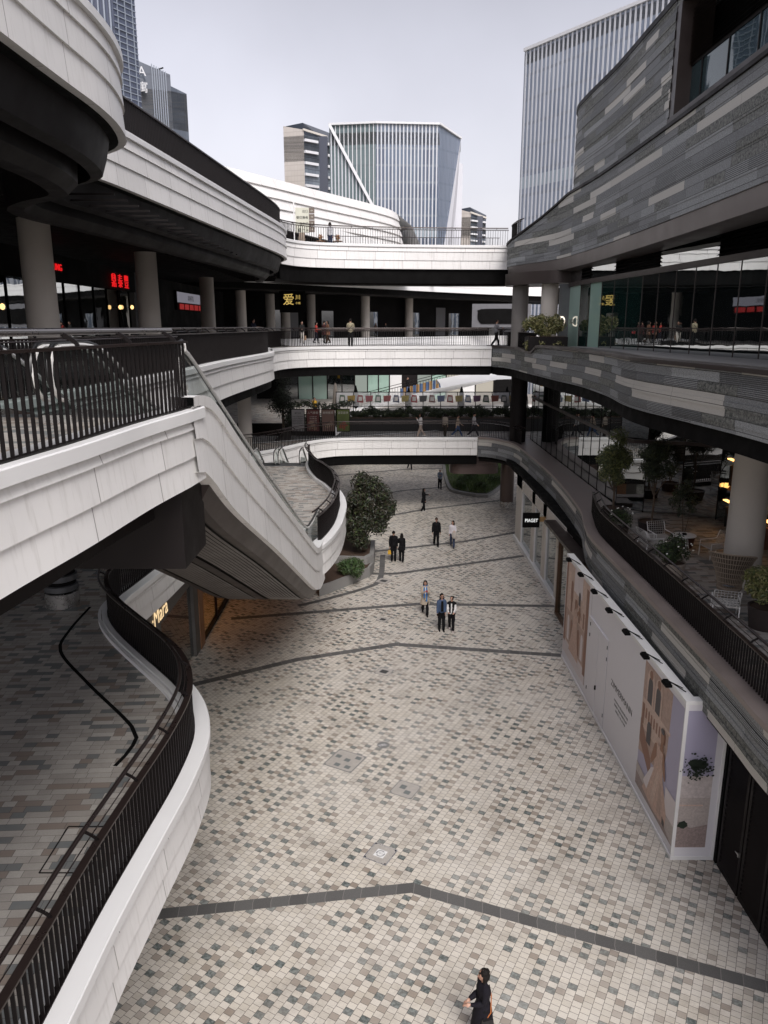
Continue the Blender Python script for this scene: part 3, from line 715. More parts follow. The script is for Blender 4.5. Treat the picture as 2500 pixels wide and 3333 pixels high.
railing('railing', 'short railing curving up to the stone block at the right end of the topmost bridge', [p for p in P4R if p[1] > 48.2], 18.2, sp=.16)
railing('railing', 'dark railing beside the planter at the right end of the middle bridge', [p for p in P3R if p[1] > 42], 11.72, sp=.14)
railing('railing', 'rear railing of the middle footbridge above the second courtyard', [(6, 53.6), (0, 53.4), (-4.5, 52.8)], 11.75, sp=.16, inset=-.1)
railing('railing', 'rear railing of the topmost footbridge', [(8, 55.4), (2, 55.1), (-3.5, 54.2)], 18.0, sp=.2, inset=-.1, hand=False)
tag(M().sweep(offs(P2L, -.5), [(-.02, L2), (-.02, L2 + .1), (.06, L2 + .1)]).build('kerb_strip', WHITE_CAP), 'thin white kerb along the foot of the lower left railing', 'kerb')
# ------------------------------------------------------------------ the escalators
def lerp_curve(c, y):
    if y <= c[0][0]: return c[0][1]
    for (a, b), (p, q) in zip(c[:-1], c[1:]):
        if y <= p: return b + (q - b) * (y - a) / (p - a)
    return c[-1][1]
def rs(c, step=.3): return [(p[0], p[1]) for p in spl(c, step)]
TRACK = plain('polished_track', (.72, .71, .68), .3, .25)
def escalator(name, label, top, bot, xe, W, steps=True, fascia=True, bal=None, y_new=None):
    t = thing(name, label, 'escalator')
    ys = [p[0] for p in top]
    if fascia:
        fr = [.0, .13, .13, .55, .55, 1.]; ox = [.04, .04, .0, .05, .01, .06]
        m = M(); n = len(ys); vs = []; uv = []; L = 0
        for i, y in enumerate(ys):
            zt = top[i][1]; zb = lerp_curve(bot, y)
            if i: L += sqrt((y - ys[i - 1]) ** 2 + (zt - top[i - 1][1]) ** 2)
            for j in range(6): vs.append((xe(y) + ox[j], y, zt + (zb - zt) * fr[j])); uv.append((L, (0.2, .8, 1.2, 1.8, 2.2, 2.8)[j]))
            vs.append((xe(y) - .3, y, zb)); uv.append((L, 5.))
        fs = [(i * 7 + j, i * 7 + j + 1, i * 7 + j + 8, i * 7 + j + 7) for i in range(n - 1) for j in range(6)]
        m.add(vs, fs, 0, uv)
        m.add([(xe(ys[-1]) + ox[j], ys[-1], top[-1][1] + (lerp_curve(bot, ys[-1]) - top[-1][1]) * fr[j]) for j in range(6)] + [(xe(ys[-1]) - .3, ys[-1], lerp_curve(bot, ys[-1])), (xe(ys[-1]) - .3, ys[-1], top[-1][1])], [tuple(range(8))])
        m.build('side_cladding', WHITE, t, True, 25)
        m = M(); vs = []
        for y, z in top: vs += [(xe(y) + .04, y, z), (xe(y) - .3, y, z + .004), (xe(y) - .3, y, z - .25)]
        m.add(vs, [(i * 3 + j, i * 3 + j + 1, i * 3 + j + 4, i * 3 + j + 3) for i in range(n - 1) for j in range(2)]); m.build('top_capping', WHITE_CAP, t, True, 25)
        M().box(xe(11) - .42, ys[0] - .05, top[0][1] - .5, xe(11) - .302, ys[0] + 1.0, top[0][1] - .02).build('end_cap', WHITE_CAP, t, False)
    # truss box with bevelled bronze edges and a ribbed underside
    m = M(); k = 0; vs = []; yy = [y for y in ys if y >= ys[0] + .9]
    for y in yy:
        zb = lerp_curve(bot, y); x = xe(y)
        vs += [(x - .06, y, zb + .5), (x - .06, y, zb - .02), (x - .22, y, zb - .30), (x - W + .22, y, zb - .30), (x - W + .06, y, zb - .02), (x - W + .06, y, zb + .6), (x - W + .06, y, lerp_curve(top, y) - .1)]
    n = len(yy)
    m.add(vs, [(i * 7 + j, i * 7 + j + 1, i * 7 + j + 8, i * 7 + j + 7) for i in range(n - 1) for j in range(6)])
    m.add([vs[j] for j in range(7)], [tuple(range(7))]); m.add([vs[(n - 1) * 7 + j] for j in range(7)], [tuple(range(7))])
    m.build('truss', BRONZE2, t, True, 25)
    m = M(); vs = []
    for y in yy: vs += [(xe(y) - .42, y, lerp_curve(bot, y) - .31), (xe(y) - W + .42, y, lerp_curve(bot, y) - .31)]
    m.add(vs, [(2 * i, 2 * i + 1, 2 * i + 3, 2 * i + 2) for i in range(n - 1)]); m.build('soffit_panel', BLACK, t, True, 25)
    m = M(); nr = int((W - .9) / .105)
    for r in range(nr):
        f = .48 + r * .105
        if abs(f - W / 2) < .2: continue
        for a, b in zip(yy[:-1], yy[1:]):
            m.add([(xe(a) - f, a, lerp_curve(bot, a) - .31), (xe(a) - f - .035, a, lerp_curve(bot, a) - .345), (xe(b) - f - .035, b, lerp_curve(bot, b) - .345), (xe(b) - f, b, lerp_curve(bot, b) - .31)], [(0, 1, 2, 3)])
    m.build('soffit_ribs', BRONZE2, t, False)
    m = M()
    for a, b in zip(yy[:-1], yy[1:]):
        m.add([(xe(a) - W / 2 + .13, a, lerp_curve(bot, a) - .35), (xe(a) - W / 2 - .13, a, lerp_curve(bot, a) - .35), (xe(b) - W / 2 - .13, b, lerp_curve(bot, b) - .35), (xe(b) - W / 2 + .13, b, lerp_curve(bot, b) - .35)], [(0, 1, 2, 3)])
    m.build('soffit_strip', BRONZE2, t, False)
    # glass balustrades with handrails and newel ends
    for off, ya in zip(bal, y_new[0]):
        yb = y_new[1]
        line = [(y, z - .28) for y, z in top]
        line = [(ya, line[0][1])] + [p for p in line if ya < p[0] < yb] + [(yb, line[-1][1])]
        hz = [(xe(y) - off, y, z + 1.02) for y, z in line]
        a0 = hz[0]; b0 = hz[-1]; r = .36
        na = [(a0[0], a0[1] - r * sin(q), a0[2] - r + r * cos(q)) for q in [pi * k / 8 for k in range(8, 0, -1)]]
        nb = [(b0[0], b0[1] + r * sin(q), b0[2] - r + r * cos(q)) for q in [pi * k / 8 for k in range(1, 9)]]
        path = na + hz + nb
        g_ = M(); vs = []
        for p in path: vs += [p, (p[0], min(max(p[1], ya - .05), yb + .05), lerp_curve(line, p[1]) + .02)]
        g_.add(vs, [(2 * i, 2 * i + 1, 2 * i + 3, 2 * i + 2) for i in range(len(path) - 1)]); g_.build('balustrade', CLEAR, t, False)
        M().tube([(p[0], p[1], p[2] + .025) for p in path], .034, 8).build('handrail', RUBBER, t)
        M().tube([(p[0] + .035, p[1], p[2] - .02) for p in path], .03, 6).build('handrail_track', TRACK, t)
        s_ = M()
        for (y0, z0), (y1, z1) in zip(line[:-1], line[1:]): s_.bar((xe(y0) - off, y0, z0 + .02), (xe(y1) - off, y1, z1 + .02), .2, .12)
        s_.build('skirt', STEEL, t, False)
    for lane in range(len(bal) // 2):
        x0, x1 = bal[2 * lane] + .1, bal[2 * lane + 1] - .1; m = M(); y = ys[0] + .3
        while y < ys[-1] - .3:
            z = lerp_curve(top, y) - .32; m.box(xe(y) - x1, y, z - .3, xe(y) - x0, y + .4, z); y += .4
        m.build('steps', GREYMET, t, False)
    return t
E_TOP = rs([(10.85, 12.02), (11.0, 12.03), (11.2, 12.02), (11.8, 11.93), (12.5, 11.63), (13.8, 10.95), (17.45, 9.14), (20, 7.92), (22.6, 6.66), (23.7, 6.14), (24.5, 5.78), (25.3, 5.57), (26.4, 5.5)])
E_BOT = [(10.0, 11.0), (10.5, 10.97), (11.2, 10.88), (11.6, 10.68), (13.26, 9.72), (17.1, 7.87), (20.4, 6.22), (23.4, 4.72), (24.5, 4.3), (25.3, 4.1), (26.4, 4.05)]
XE = lambda y: -2.74 + (y - 11.0) * .034
escalator('escalator', 'long white sided double escalator descending from the near landing at left', E_TOP, rs(E_BOT), XE, 3.4, bal=[.36, 1.62, 1.84, 3.1], y_new=((11.8, 10.4, 10.4, 10.4), 28.2))
E2T = rs([(43.0, 5.35), (44.2, 5.32), (45, 5.0), (48, 3.35), (51.5, 1.4), (53.6, .3), (55, .12)])
escalator('escalator', 'small glass sided escalator pair beyond the landing going down under the bridge', E2T, [(p[0], p[1] - .8) for p in E2T], lambda y: -4.5, 3.3, fascia=False, bal=[.3, 1.5, 1.75, 3.0], y_new=((42.9,) * 4, 54.5))
# bronze box beam at the head of the long escalator
t = thing('beam_casing', 'dark bronze box beam carrying the head of the long escalator', 'casing', (-4.4, 11.2, 9.8))
m = M(); m.prism([(-2.9, 10.6), (-2.9, 11.9), (-6.1, 11.9), (-6.1, 10.6)], 9.55, 10.8); m.build('beam', BRONZE, t, False)

# ------------------------------------------------------------------ left: gallery shops on level three
ZZ = [(-15.2, 8), (-15.2, 46), (-15.6, 58), (-16, 76)]
t = thing('gallery_shopfront', 'dark glass restaurant front behind the concrete columns with red neon characters', 'shopfront')
ev = [( -15.2, 8)] + [(q.x, q.y) for q, d in even([(-15.2, 8), (-15.2, 48)], 1.9)]
for k, (a, b) in enumerate(zip(ev[:-1], ev[1:])):
    m = M(); m.poly([(a[0], a[1], L3 + .02), (b[0], b[1], L3 + .02), (b[0], b[1], 15.0), (a[0], a[1], 15.0)]); m.build('glass_panel', GLASS_D, t, False)
for a in ev: M().box(a[0] - .02, a[1] - .04, L3, a[0] + .05, a[1] + .04, 15.0).build('mullion', BLACK, t, False)
m = M(); m.box(-15.5, 8, 15.0, -15.1, 48, 16.2); m.build('sign_band', INTER, t, False)
NEON = emit('red_neon', (1, .012, .015), .36)
text('neon_character', '鼎', .8, NEON, (-14.98, 43.95, 15.2), FACE_E, t, .02)
text('neon_character', '泰', .8, NEON, (-14.98, 45.0, 15.2), FACE_E, t, .02)
text('neon_character', '豐', .8, NEON, (-14.98, 46.05, 15.2), FACE_E, t, .02)
text('neon_lettering', 'DIN TAI FUNG', .42, NEON, (-14.98, 37.0, 15.5), FACE_E, t, .02, 'RIGHT')
t = thing('wall', 'dark grey panelled wall between the restaurant and the far end of the left gallery', 'wall')
m = M(); m.box(-15.9, 48, L3, -15.2, 53, 16.2); m.box(-15.88, 53, L3, -15.5, 76, 16.2, 1)
m.build('panels', [plain('grey_wall_panel', (.05, .05, .052), .5, var=.1), INTER], t, False)
m = M()
for z in (12.7, 13.9, 15.1): m.box(-15.19, 48, z, -15.17, 53, z + .03)
m.build('joints', BLACK, t, False)
WARM = emit('warm_lamp', (1, .62, .25), .9)
for k, (y, z, l) in enumerate([(30.7, 13.75, 'round warm wall lamp at the left edge behind the columns'), (46.5, 14.1, 'small round warm lamp right of the red neon characters'), (44.4, 14.05, 'small warm lamp below the red neon characters')]):
    t = thing('wall_lamp', l, 'lamp', (-14.9, y, z), 0, 'warm lamps in the restaurant'); m = M(); m.lathe((-14.9, y, z), [(.02, -.12), (.07, -.09), (.1, 0), (.07, .09), (.02, .12)], 16); m.build('globe', WARM, t); M().box(-15.15, y - .02, z - .02, -15.0, y + .02, z + .02).build('arm', BRONZE, t)
t = thing('digital_screen', 'lit white and red advertising screen between the third and fourth gallery columns', 'screen', (-15.1, 62, 14.4))
m = M(); m.box(-15.5, 58.2, 14.2, -15.3, 66.5, 15.6); m.build('frame', BLACK, t, False)
m = M(); m.box(-15.3, 58.3, 14.75, -15.28, 66.4, 15.5); m.build('screen', emit('screen_white', (.75, .72, .85), .1), t, False)
m = M()
for k in range(5): m.box(-15.28, 58.8 + k * 1.5, 14.25, -15.26, 60.0 + k * 1.5, 14.65)
m.build('red_panels', emit('screen_red', (.9, .04, .04), .12), t, False)
text('lettering', '商场导览', .45, BLK, (-15.27, 62.3, 14.95), FACE_E, t, .002)
t = thing('shop_sign', 'glowing yellow character sign on a dark board at the end of the left gallery', 'sign', (-8.9, 76, 14.4))
m = M(); m.box(-10.1, 76, 14.3, -7.6, 76.2, 16.3); m.build('board', BLACK, t, False)
YEL = emit('yellow_neon', (1, .7, .2), .3)
text('character', '爱', 1.15, YEL, (-9.2, 75.98, 15.1), FACE_S, t, .02); text('character', '川', .5, YEL, (-8.3, 75.98, 15.55), FACE_S, t, .02); text('character', '小馆', .24, YEL, (-8.3, 75.98, 15.1), FACE_S, t, .02)
m = M(); m.box(-12.2, 75.6, L3, -11.6, 75.8, 12.0); m.box(-12.1, 75.66, 12, -11.7, 75.75, 13.6); m.build('leg', BLACK, t, False)
# second courtyard: gallery block far behind the bridges
fp = spl([(-15, 70), (-11, 74), (-6, 79.5), (0, 86), (6, 93), (14, 101), (22, 107)], 1.)
t = thing('rear_gallery', 'far gallery building with dark shops, white edges and slim columns seen under the topmost bridge', 'building')
M().sweep(offs(fp, 2.), [(-.6, 11.85), (.06, 11.85), (.06, 11.7), (0, 11.7), (.03, 11.15), (0, 11.15), (.03, 10.6), (-1.5, 10.6)]).build('lower_fascia', WHITE_CAP, t)
m = M(); m.prism(offs(fp, 1.8) + [(40, 125), (-40, 125), (-40, 70)], 10.7, L3, 0, 1); m.build('deck_floor', [BLACK, PLANK], t, False)
M().sweep(fp, [(-.6, 18.4), (.06, 18.4), (.06, 18.2), (0, 18.2), (.04, 17.6), (0, 17.6), (.04, 16.95), (-.4, 16.95)]).build('upper_fascia', WHITE_CAP, t)
M().sweep(fp, [(-.4, 16.96), (-.5, 16.3), (-1.5, 16.2)]).build('soffit_band', BRONZE, t)
m = M(); m.prism(offs(fp, -.3) + [(40, 125), (-40, 125), (-40, 70)], 16.4, 18.2, 0, 0); m.build('roof_slab', [BLACK], t, False)
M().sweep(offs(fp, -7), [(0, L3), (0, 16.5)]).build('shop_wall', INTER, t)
for k, (q, d) in enumerate(even(offs(fp, -6.9), 2.6)):
    if k % 3 == 1: 
        m = M(); m.bar((q.x - d.x, q.y - d.y, 13.2), (q.x + d.x, q.y + d.y, 13.2), .05, 3.0); m.build('window', GLASS_D, t, False)
    elif k % 5 == 0:
        m = M(); m.bar((q.x - d.x * .9, q.y - d.y * .9, 13.6), (q.x + d.x * .9, q.y + d.y * .9, 13.6), .06, 3.6); m.build('wall_panel', plain('far_wall_panel', (.10, .10, .105), .5), t, False)
m = M(); m.box(10.5, 93.5, 12.9, 17.5, 93.6, 15.6, 0); m.build('grey_shopfront', plain('far_grey_shop', (.13, .13, .14), .45), t, False)
m = M(); m.prism(spl([(11.6, 13.3), (11.2, 13.8), (11.2, 14.6), (11.6, 15), (16.2, 15), (16.6, 14.6), (16.6, 13.8), (16.2, 13.3)], .3), 0, .06)
m.v = [(x, 93.46 - z, y) for x, y, z in m.v]; m.build('dark_window', BLACK, t, False)
# white terraced block above it
wp = spl([(-22, 47), (-16, 57), (-11.6, 64.3), (-9, 68.7), (-5.5, 74.8), (-1.4, 81.6), (.6, 85.6), (1.4, 88.5)], .8)
t = thing('white_block', 'long white building of overlapping curved bands rising behind the topmost bridge', 'building')
nr = 9; prof = []
for r in range(nr): prof += [(.16 * r, 25 - r * .82), (.16 * r + .34, 25 - (r + 1) * .82 + .03), (.16 * r + .3, 25 - (r + 1) * .82)]
vv = []
for r in range(nr): vv += [r + .2, r + .8, r + .9]
M().sweep(wp, [(-.9, 24.9), (-.9, 25.05)] + prof, v0=[.1, .15] + vv).build('banded_wall', WHITE, t, True, 20)
m = M(); m.prism(offs(wp, -.4) + [(1.5, 110), (-40, 110), (-40, 47)], 18.3, 24.8); m.build('roof', WHITE_CAP, t, False)
ep = M(); ep.add([(1.4, 88.6, 25), (3.1, 90, 23.9), (6.2, 91.5, 17.8), (1.0, 110, 17.8), (1.4, 110, 25)], [(0, 1, 2, 3, 4)]); ep.build('end_wall', WHITE_CAP, t, False)
lp = [(-9.5, 61.5), (-5, 66.5), (0, 73), (5, 80), (9, 86)]
t = thing('sloping_parapet', 'white sloping parapet with dark opening behind the person on the topmost bridge', 'parapet')
k_ = [20.6, 20.0, 19.2, 18.5, 17.9]
M().sweep(lp, [(0, 1.), (.1, 0), (-.3, 0)], zf=lambda i, j, z: k_[i] + (1.1 if j == 0 else 0)).build('panel', WHITE_CAP, t, False)
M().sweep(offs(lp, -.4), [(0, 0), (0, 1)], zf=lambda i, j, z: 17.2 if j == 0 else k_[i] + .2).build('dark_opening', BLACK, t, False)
# level two behind the lowest bridge: glazed shops, ramp
t = thing('rear_shops', 'bright glazed clothes shops with pale green panes beyond the lowest bridge', 'shopfront')
LIT = emit('lit_interior', (.75, .85, .75), .16); LITW = emit('lit_interior_warm', (1, .9, .75), .22)
xs = [-11, -9.4, -7.8, -6.2, -4.6, -3.2, -1.8, -.6, .6, 2.0, 3.6, 5.2, 6.8, 8.4, 10, 12]
for k, (a, b) in enumerate(zip(xs[:-1], xs[1:])):
    y = 84; mm = [GLASS_D, GLASS_G, GLASS_G, GLASS_D, GLASS_D, LIT, GLASS_G, GLASS_G, WHITEPAINT, BRONZE, LIT, GLASS_G, LITW, WHITEPAINT, LITW][k % 15]
    m = M(); m.box(a + .05, y, 5, b - .05, y + .1, 10.5); m.build('glass_panel', mm, t, False)
mu = M()
for x in xs: mu.box(x - .06, y - .05, 5, x + .06, y + .15, 10.5)
mu.box(-11, y - .1, 10.3, 12, y + .2, 10.7); mu.build('frame', BRONZE, t, False)
m = M(); m.box(-14, 84.3, 4.5, 14, 90, 10.6); m.build('backing', INTER, t, False)
t = thing('rear_terrace', 'pale paved terrace beyond the lowest bridge in front of the bright shops', 'terrace')
m = M(); m.prism([(-30, 62.5), (-4, 62.5), (-3, 70), (3, 74), (20, 76), (20, 90), (-30, 90)], 4.2, 5.25, 0, 1); m.build('deck_floor', [BLACK, PLANK], t, False)
m = M(); m.sweep([(-4, 62.4), (-3, 70), (3, 74), (20, 76)], [(0, 5.5), (0, 4.2)]); m.build('fascia', WHITE_CAP, t, False)
t = thing('ramp', 'ramp with dark handrails climbing to the right behind the poster canopy', 'ramp')
m = M(); m.add([(-3.5, 71, 5.3), (12, 71, 9.2), (12, 72.8, 9.2), (-3.5, 72.8, 5.3), (-3.5, 71, 4.9), (12, 71, 8.6), (12, 72.8, 8.6), (-3.5, 72.8, 4.9)], [(0, 1, 2, 3), (4, 7, 6, 5), (0, 4, 5, 1), (2, 6, 7, 3), (1, 5, 6, 2), (0, 3, 7, 4)]); m.build('slab', WHITE_CAP, t, False)
rl = M()
for k in range(60):
    x = -3.4 + k * .26; z = 5.3 + (x + 3.5) * .2516; rl.bar((x, 71.1, z), (x, 71.1, z + 1.0), .03, .03)
rl.bar((-3.5, 71.1, 6.35), (12, 71.1, 10.2), .06, .06); rl.bar((-3.5, 71.05, 6.6), (12, 71.05, 10.45), .05, .05); rl.build('balustrade', RAIL, t, False)
m = M()
cl = [plain('blue_panel', (.08, .14, .28), .5), plain('orange_panel', (.35, .2, .08), .5)]
for k in range(14): m.box(1.5 + k * .3, 71.2, 6.6 + k * .075, 1.78 + k * .3, 71.22, 7.4 + k * .075, k % 2)
m.build('striped_panels', cl, t, False)
t = thing('white_canopy', 'low curved white roof beyond the poster canopy at right', 'roof', (8, 66, 7.5))
m = M(); n = 14; vs = []
for k in range(n + 1):
    u = k / n; x = 4.8 + 7.4 * u; z = 8.25 + .75 * sin(u * 2.0); vs += [(x, 64.5, z - .3), (x, 66, z), (x, 70, z + .05), (x, 70, z - .35)]
m.add(vs, [(i * 4 + j, i * 4 + j + 1, i * 4 + j + 5, i * 4 + j + 4) for i in range(n) for j in range(3)]); m.build('shell', WHITE_CAP, t)

# ------------------------------------------------------------------ ground floor fronts, left
t = thing('ground_shopfront', 'dark stone fashion shopfront under the left deck with glowing letters', 'shopfront')
STN = plain('streaky_grey_stone', (.10, .095, .09), .5, var=.45, sc=1.5)
x = -7.6
m = M(); m.box(x - .25, 18.5, 3.15, x, 29.2, 4.2); m.build('sign_band', STN, t, False)
M().box(x - .25, 28.5, 0, x + .02, 29.2, 3.15).build('pier', STN, t, False); M().box(x - .25, 23.9, 0, x + .01, 24.2, 3.15).build('pier', STN, t, False)
for a, b in ((18.5, 21.2), (21.25, 23.9), (24.2, 28.5)):
    m = M(); m.box(x - .12, a, .1, x - .1, b, 3.15); m.build('display_window', GLASS_W, t, False)
m = M(); m.box(x - 3, 18.5, 0, x - 2.8, 29.2, 4.2); m.box(x - 3, 18.5, 4.1, x - .3, 29.2, 4.2); m.build('interior', INTER, t, False)
text('lettering', '·Mara', .8, emit('warm_letter', (1, .72, .4), .5), (x + .03, 23.2, 3.32), FACE_E, t, .004, 'LEFT')
m = M(); m.box(x - .3, -10, 0, x - .2, 18.5, 4.2); m.build('wall', INTER, t, False)
MANQ = plain('mannequin_white', (.55, .5, .45), .5); CLG = plain('grey_coat', (.12, .15, .155), .8); CLD = plain('dark_coat', (.03, .03, .03), .8)
for k, (y, cm, l) in enumerate([(27.2, CLG, 'pale headed mannequin in a grey coat, rightmost in the shop window'), (26.0, CLD, 'pale headed mannequin in a dark coat, left in the shop window')]):
    t = thing('mannequin', l, 'mannequin', (x - .75, y, .15), 0, None, False)
    M().lathe((0, 0, 0), [(.16, .35), (.2, .8), (.17, 1.05), (.2, 1.3), (.21, 1.42), (.08, 1.5)], 16, 0, .75, 1).build('coat', cm, t)
    m = M(); m.ell((0, 0, 1.68), (.085, .075, .12)); m.caps((0, 0, 1.5), .05, (0, 0, 1.6), .045); m.build('head', MANQ, t)
    for sy in (-1, 1):
        M().caps((0, sy * .22, 1.38), .055, (.05, sy * .27, .95), .045).build('sleeve', cm, t)
        M().caps((.05, sy * .27, .92), .03, (.07, sy * .27, .76), .018).build('hand', MANQ, t)
        M().caps((0, sy * .08, .4), .06, (0, sy * .08, .06), .04).build('leg', MANQ if k else CLD, t)
t = thing('ground_shopfront', 'shop window glowing deep orange on the ground under the escalator', 'shopfront')
ORG = NT('orange_lit_interior'); 
ORG = ORG.done(ORG.bsdf((.2, .06, .01), .4, emis=(1, .25, .03), es=.13))
m = M(); m.box(x - 2, 29.9, .1, x - 1.9, 41, 3.6); m.build('lit_back_wall', ORG, t, False)
m = M(); m.box(x - .2, 29.2, 0, x + .05, 29.9, 4.2); m.build('wood_pier', WOOD, t, False)
for a in (29.95, 32.7, 35.5, 38.2):
    m = M(); m.box(x - .1, a, .12, x - .08, a + 2.65, 3.6); m.build('pane', CLEAR, t, False)
m = M()
for a in (29.9, 32.62, 35.4, 38.1, 40.9): m.box(x - .12, a, 0, x - .02, a + .08, 3.7)
m.box(x - .2, 29.9, 0, x, 41, .12); m.box(x - .2, 29.9, 3.6, x, 41, 4.2); m.box(x - .3, 41, 0, x, 62, 5); m.build('frame', BRONZE, t, False)
for k, y in enumerate((31.5, 33.6)):
    pl = bpy.data.lights.new('shop_lamp', 'POINT'); pl.energy = 22; pl.color = (1, .42, .12); pl.shadow_soft_size = .3
    lo = bpy.data.objects.new('shop_lamp', pl); COL.objects.link(lo); lo.parent = t; lo.location = (x - .9, y, 2.6)

# ------------------------------------------------------------------ towers on the skyline
def tower_face(name, parent, p0, p1, z0, z1, mat, z1b=None):
    L = sqrt((p1[0] - p0[0]) ** 2 + (p1[1] - p0[1]) ** 2); zb = z1 if z1b is None else z1b
    m = M(); m.poly([(*p0, z0), (*p1, z0), (*p1, zb), (*p0, z1)], 0, [(0, z0), (L, z0), (L, zb), (0, z1)]); return m.build(name, mat, parent, False)
FINW = plain('white_fin', (.62, .63, .65), .5, var=.04, sc=.05); FINT = plain('pale_grey_fin', (.52, .54, .58), .5, var=.04, sc=.05); FING = plain('grey_fin', (.22, .25, .30), .5, var=.04, sc=.05)
def fins(parent, p0, p1, n, wd, dp, z0, z1, mat, zf=None, skip=None):
    p0 = Vector(p0); p1 = Vector(p1); d = (p1 - p0).normalized(); nr = Vector((d.y, -d.x)); ang = atan2(d.y, d.x)
    base = M().box(-wd / 2, -dp, 0, wd / 2, .02, 1).mesh('fin', mat, False)
    for k in range(n):
        q = p0 + (p1 - p0) * ((k + .5) / n); a, b = (z0, z1) if zf is None else zf((k + .5) / n)
        if b - a < .5: continue
        o = bpy.data.objects.new('fin', base); COL.objects.link(o); o.parent = parent
        o.location = (q.x, q.y, a) if not parent.get('abs') else Vector((q.x, q.y, a)) - parent.location
        o.rotation_euler = (0, 0, ang); o.scale = (1, 1, b - a)
# centre tower, faceted
t = thing('office_tower', 'faceted office tower with white vertical fins and a diagonal white edge, centre of the skyline', 'tower')
C_A = m_curtain('tower_glass_centre', (.03, .045, .085), (.10, .14, .20), 1.2, 4.2, (.14, .17, .20), band=(36.5, 39))
C_B = m_curtain('tower_glass_greenish', (.10, .14, .15), (.16, .20, .21), 1.3, 4.2, (.12, .15, .16))
C_C = m_curtain('tower_glass_bluegrey', (.13, .16, .22), (.18, .21, .27), 1.5, 4.2, (.10, .13, .18))
zt = 65.0
tower_face('glass_wall', t, (-2.2, 219), (14.6, 220), 0, zt, C_A); tower_face('glass_wall', t, (-14.6, 221), (-2.2, 219), 0, zt + .4, C_B, zt)
m = M(); m.poly([(14.6, 220, zt), (14.62, 220.1, 22), (21.2, 228, 63.2)], 0, [(0, 65), (0, 22), (9, 63)]); m.build('side_facet', C_C, t, False)
m = M(); m.poly([(14.62, 220.1, 22), (21.2, 228, 63.2), (22, 240, 62), (19, 240, 0), (14.62, 220.2, 0)]); m.poly([(14.6, 220.3, 0), (14.6, 220.3, 22), (16, 222, 22), (19, 228, 0)]); m.build('white_facet', plain('white_tower_panel', (.5, .51, .55), .6, var=.05, sc=.1), t, False)
m = M(); m.poly([(14.8, 222, 0), (22.3, 232, 0), (22.3, 232, 57.5), (20.2, 231, 58.5), (14.8, 223, 40)]); m.build('white_wing', plain('white_tower_wing', (.55, .56, .60), .6, var=.05, sc=.1), t, False)
m = M(); m.prism([(-14.6, 221), (-2.2, 219), (14.6, 220), (21.2, 228.2), (20, 245), (-14, 245)], 60, 63); m.build('roof', GREYMET, t, False)
dz = lambda f: (0, 62.9 - 1.63 * (f * 12.4)) if True else None
fins(t, (-14.6, 221), (-2.2, 219), 13, .32, .15, 0, zt, FINT, zf=lambda f: (0, zt - f * 12.4 * 1.78))
fins(t, (-14.6, 221), (-2.2, 219), 11, .2, .15, 0, zt, FINW, zf=lambda f: (zt - f * 12.4 * 1.78, zt))
fins(t, (-2.2, 219), (14.6, 220), 17, .33, .15, 0, zt, FINT)
fins(t, (14.8, 220.2), (20.6, 227.4), 15, .1, .15, 0, zt, FING, zf=lambda f: (24 + 40 * f, zt - 2. * f))
m = M(); m.bar((-14.5, 220.3, zt), (-3.0, 218.3, zt - 20.5), .7, .6, up=(0, 1, 0)); m.bar((-3.0, 218.3, zt - 20.5), (3.0, 218.6, zt - 31), .7, .6, up=(0, 1, 0)); m.build('diagonal_edge', FINW, t, False)
m = M(); m.bar((-14.7, 220.5, zt + .2), (-2.2, 218.6, zt + .2), .6, .5); m.bar((-2.2, 218.6, zt + .2), (14.8, 219.6, zt + .1), .6, .5); m.bar((14.8, 219.6, zt + .1), (21.3, 227.8, 63.4), .6, .5); m.build('parapet', FINW, t, False)
# right tower
t = thing('office_tower', 'tall office tower with bold white vertical fins standing behind the granite block at right', 'tower')
C_D = m_curtain('tower_glass_right', (.13, .16, .22), (.27, .31, .38), 1.3, 4.0, (.16, .18, .22), band=(37.5, 39.5))
q0, q1 = (24.95, 150), (24.95 + 30.5, 150 - 45.5)
tower_face('glass_wall', t, q0, q1, 0, 60.4, C_D); tower_face('glass_wall', t, (30, 175), q0, 0, 60.4, C_C)
fins(t, q0, q1, 56, .32, .1, 0, 60.4, FINT)
m = M(); m.bar((*q0, 60.5), (*q1, 60.5), .7, .5); m.build('parapet', FINW, t, False)
m = M(); m.prism([q0, q1, (70, 130), (40, 175)], 58, 59.8); m.build('roof', GREYMET, t, False)
# left towers
t = thing('office_tower', 'dark blue ribbed tower rising out of the frame at upper left', 'tower')
C_E = m_curtain('tower_glass_darkblue', (.035, .045, .075), (.07, .085, .13), .9, 3.8, (.02, .025, .04))
a0, a1, a2 = (-85, 116), (-37.6, 119), (-35.6, 122.5)
tower_face('glass_wall', t, a0, a1, 0, 95, C_E); tower_face('glass_wall', t, a1, a2, 0, 95, C_E)
fins(t, a0, a1, 60, .2, .3, 0, 95, FING); fins(t, a1, a2, 3, .1, .15, 0, 95, FING)
m = M()
for k in range(95): m.bar((a1[0] + .1, a1[1] - .05, 20 + k * .78), (a2[0] + .05, a2[1], 20 + k * .78), .1, .12)
m.build('louvres', FING, t, False)
m = M(); m.prism([a0, a1, a2, (-45, 140)], 93, 94.5); m.build('roof', GREYMET, t, False)
t = thing('apartment_tower', 'grey glass apartment tower with white roof letters, left of the open sky', 'tower')
C_F = m_curtain('tower_glass_grey', (.055, .067, .09), (.11, .13, .16), 1.6, 3.4, (.05, .06, .08))
b0, b1, b2 = (-60.5, 200), (-51.6, 203), (-48.6, 206)
tower_face('glass_wall', t, b0, b1, 0, 75, C_F, 72); tower_face('glass_wall', t, b1, b2, 0, 69.5, C_F, 68.6)
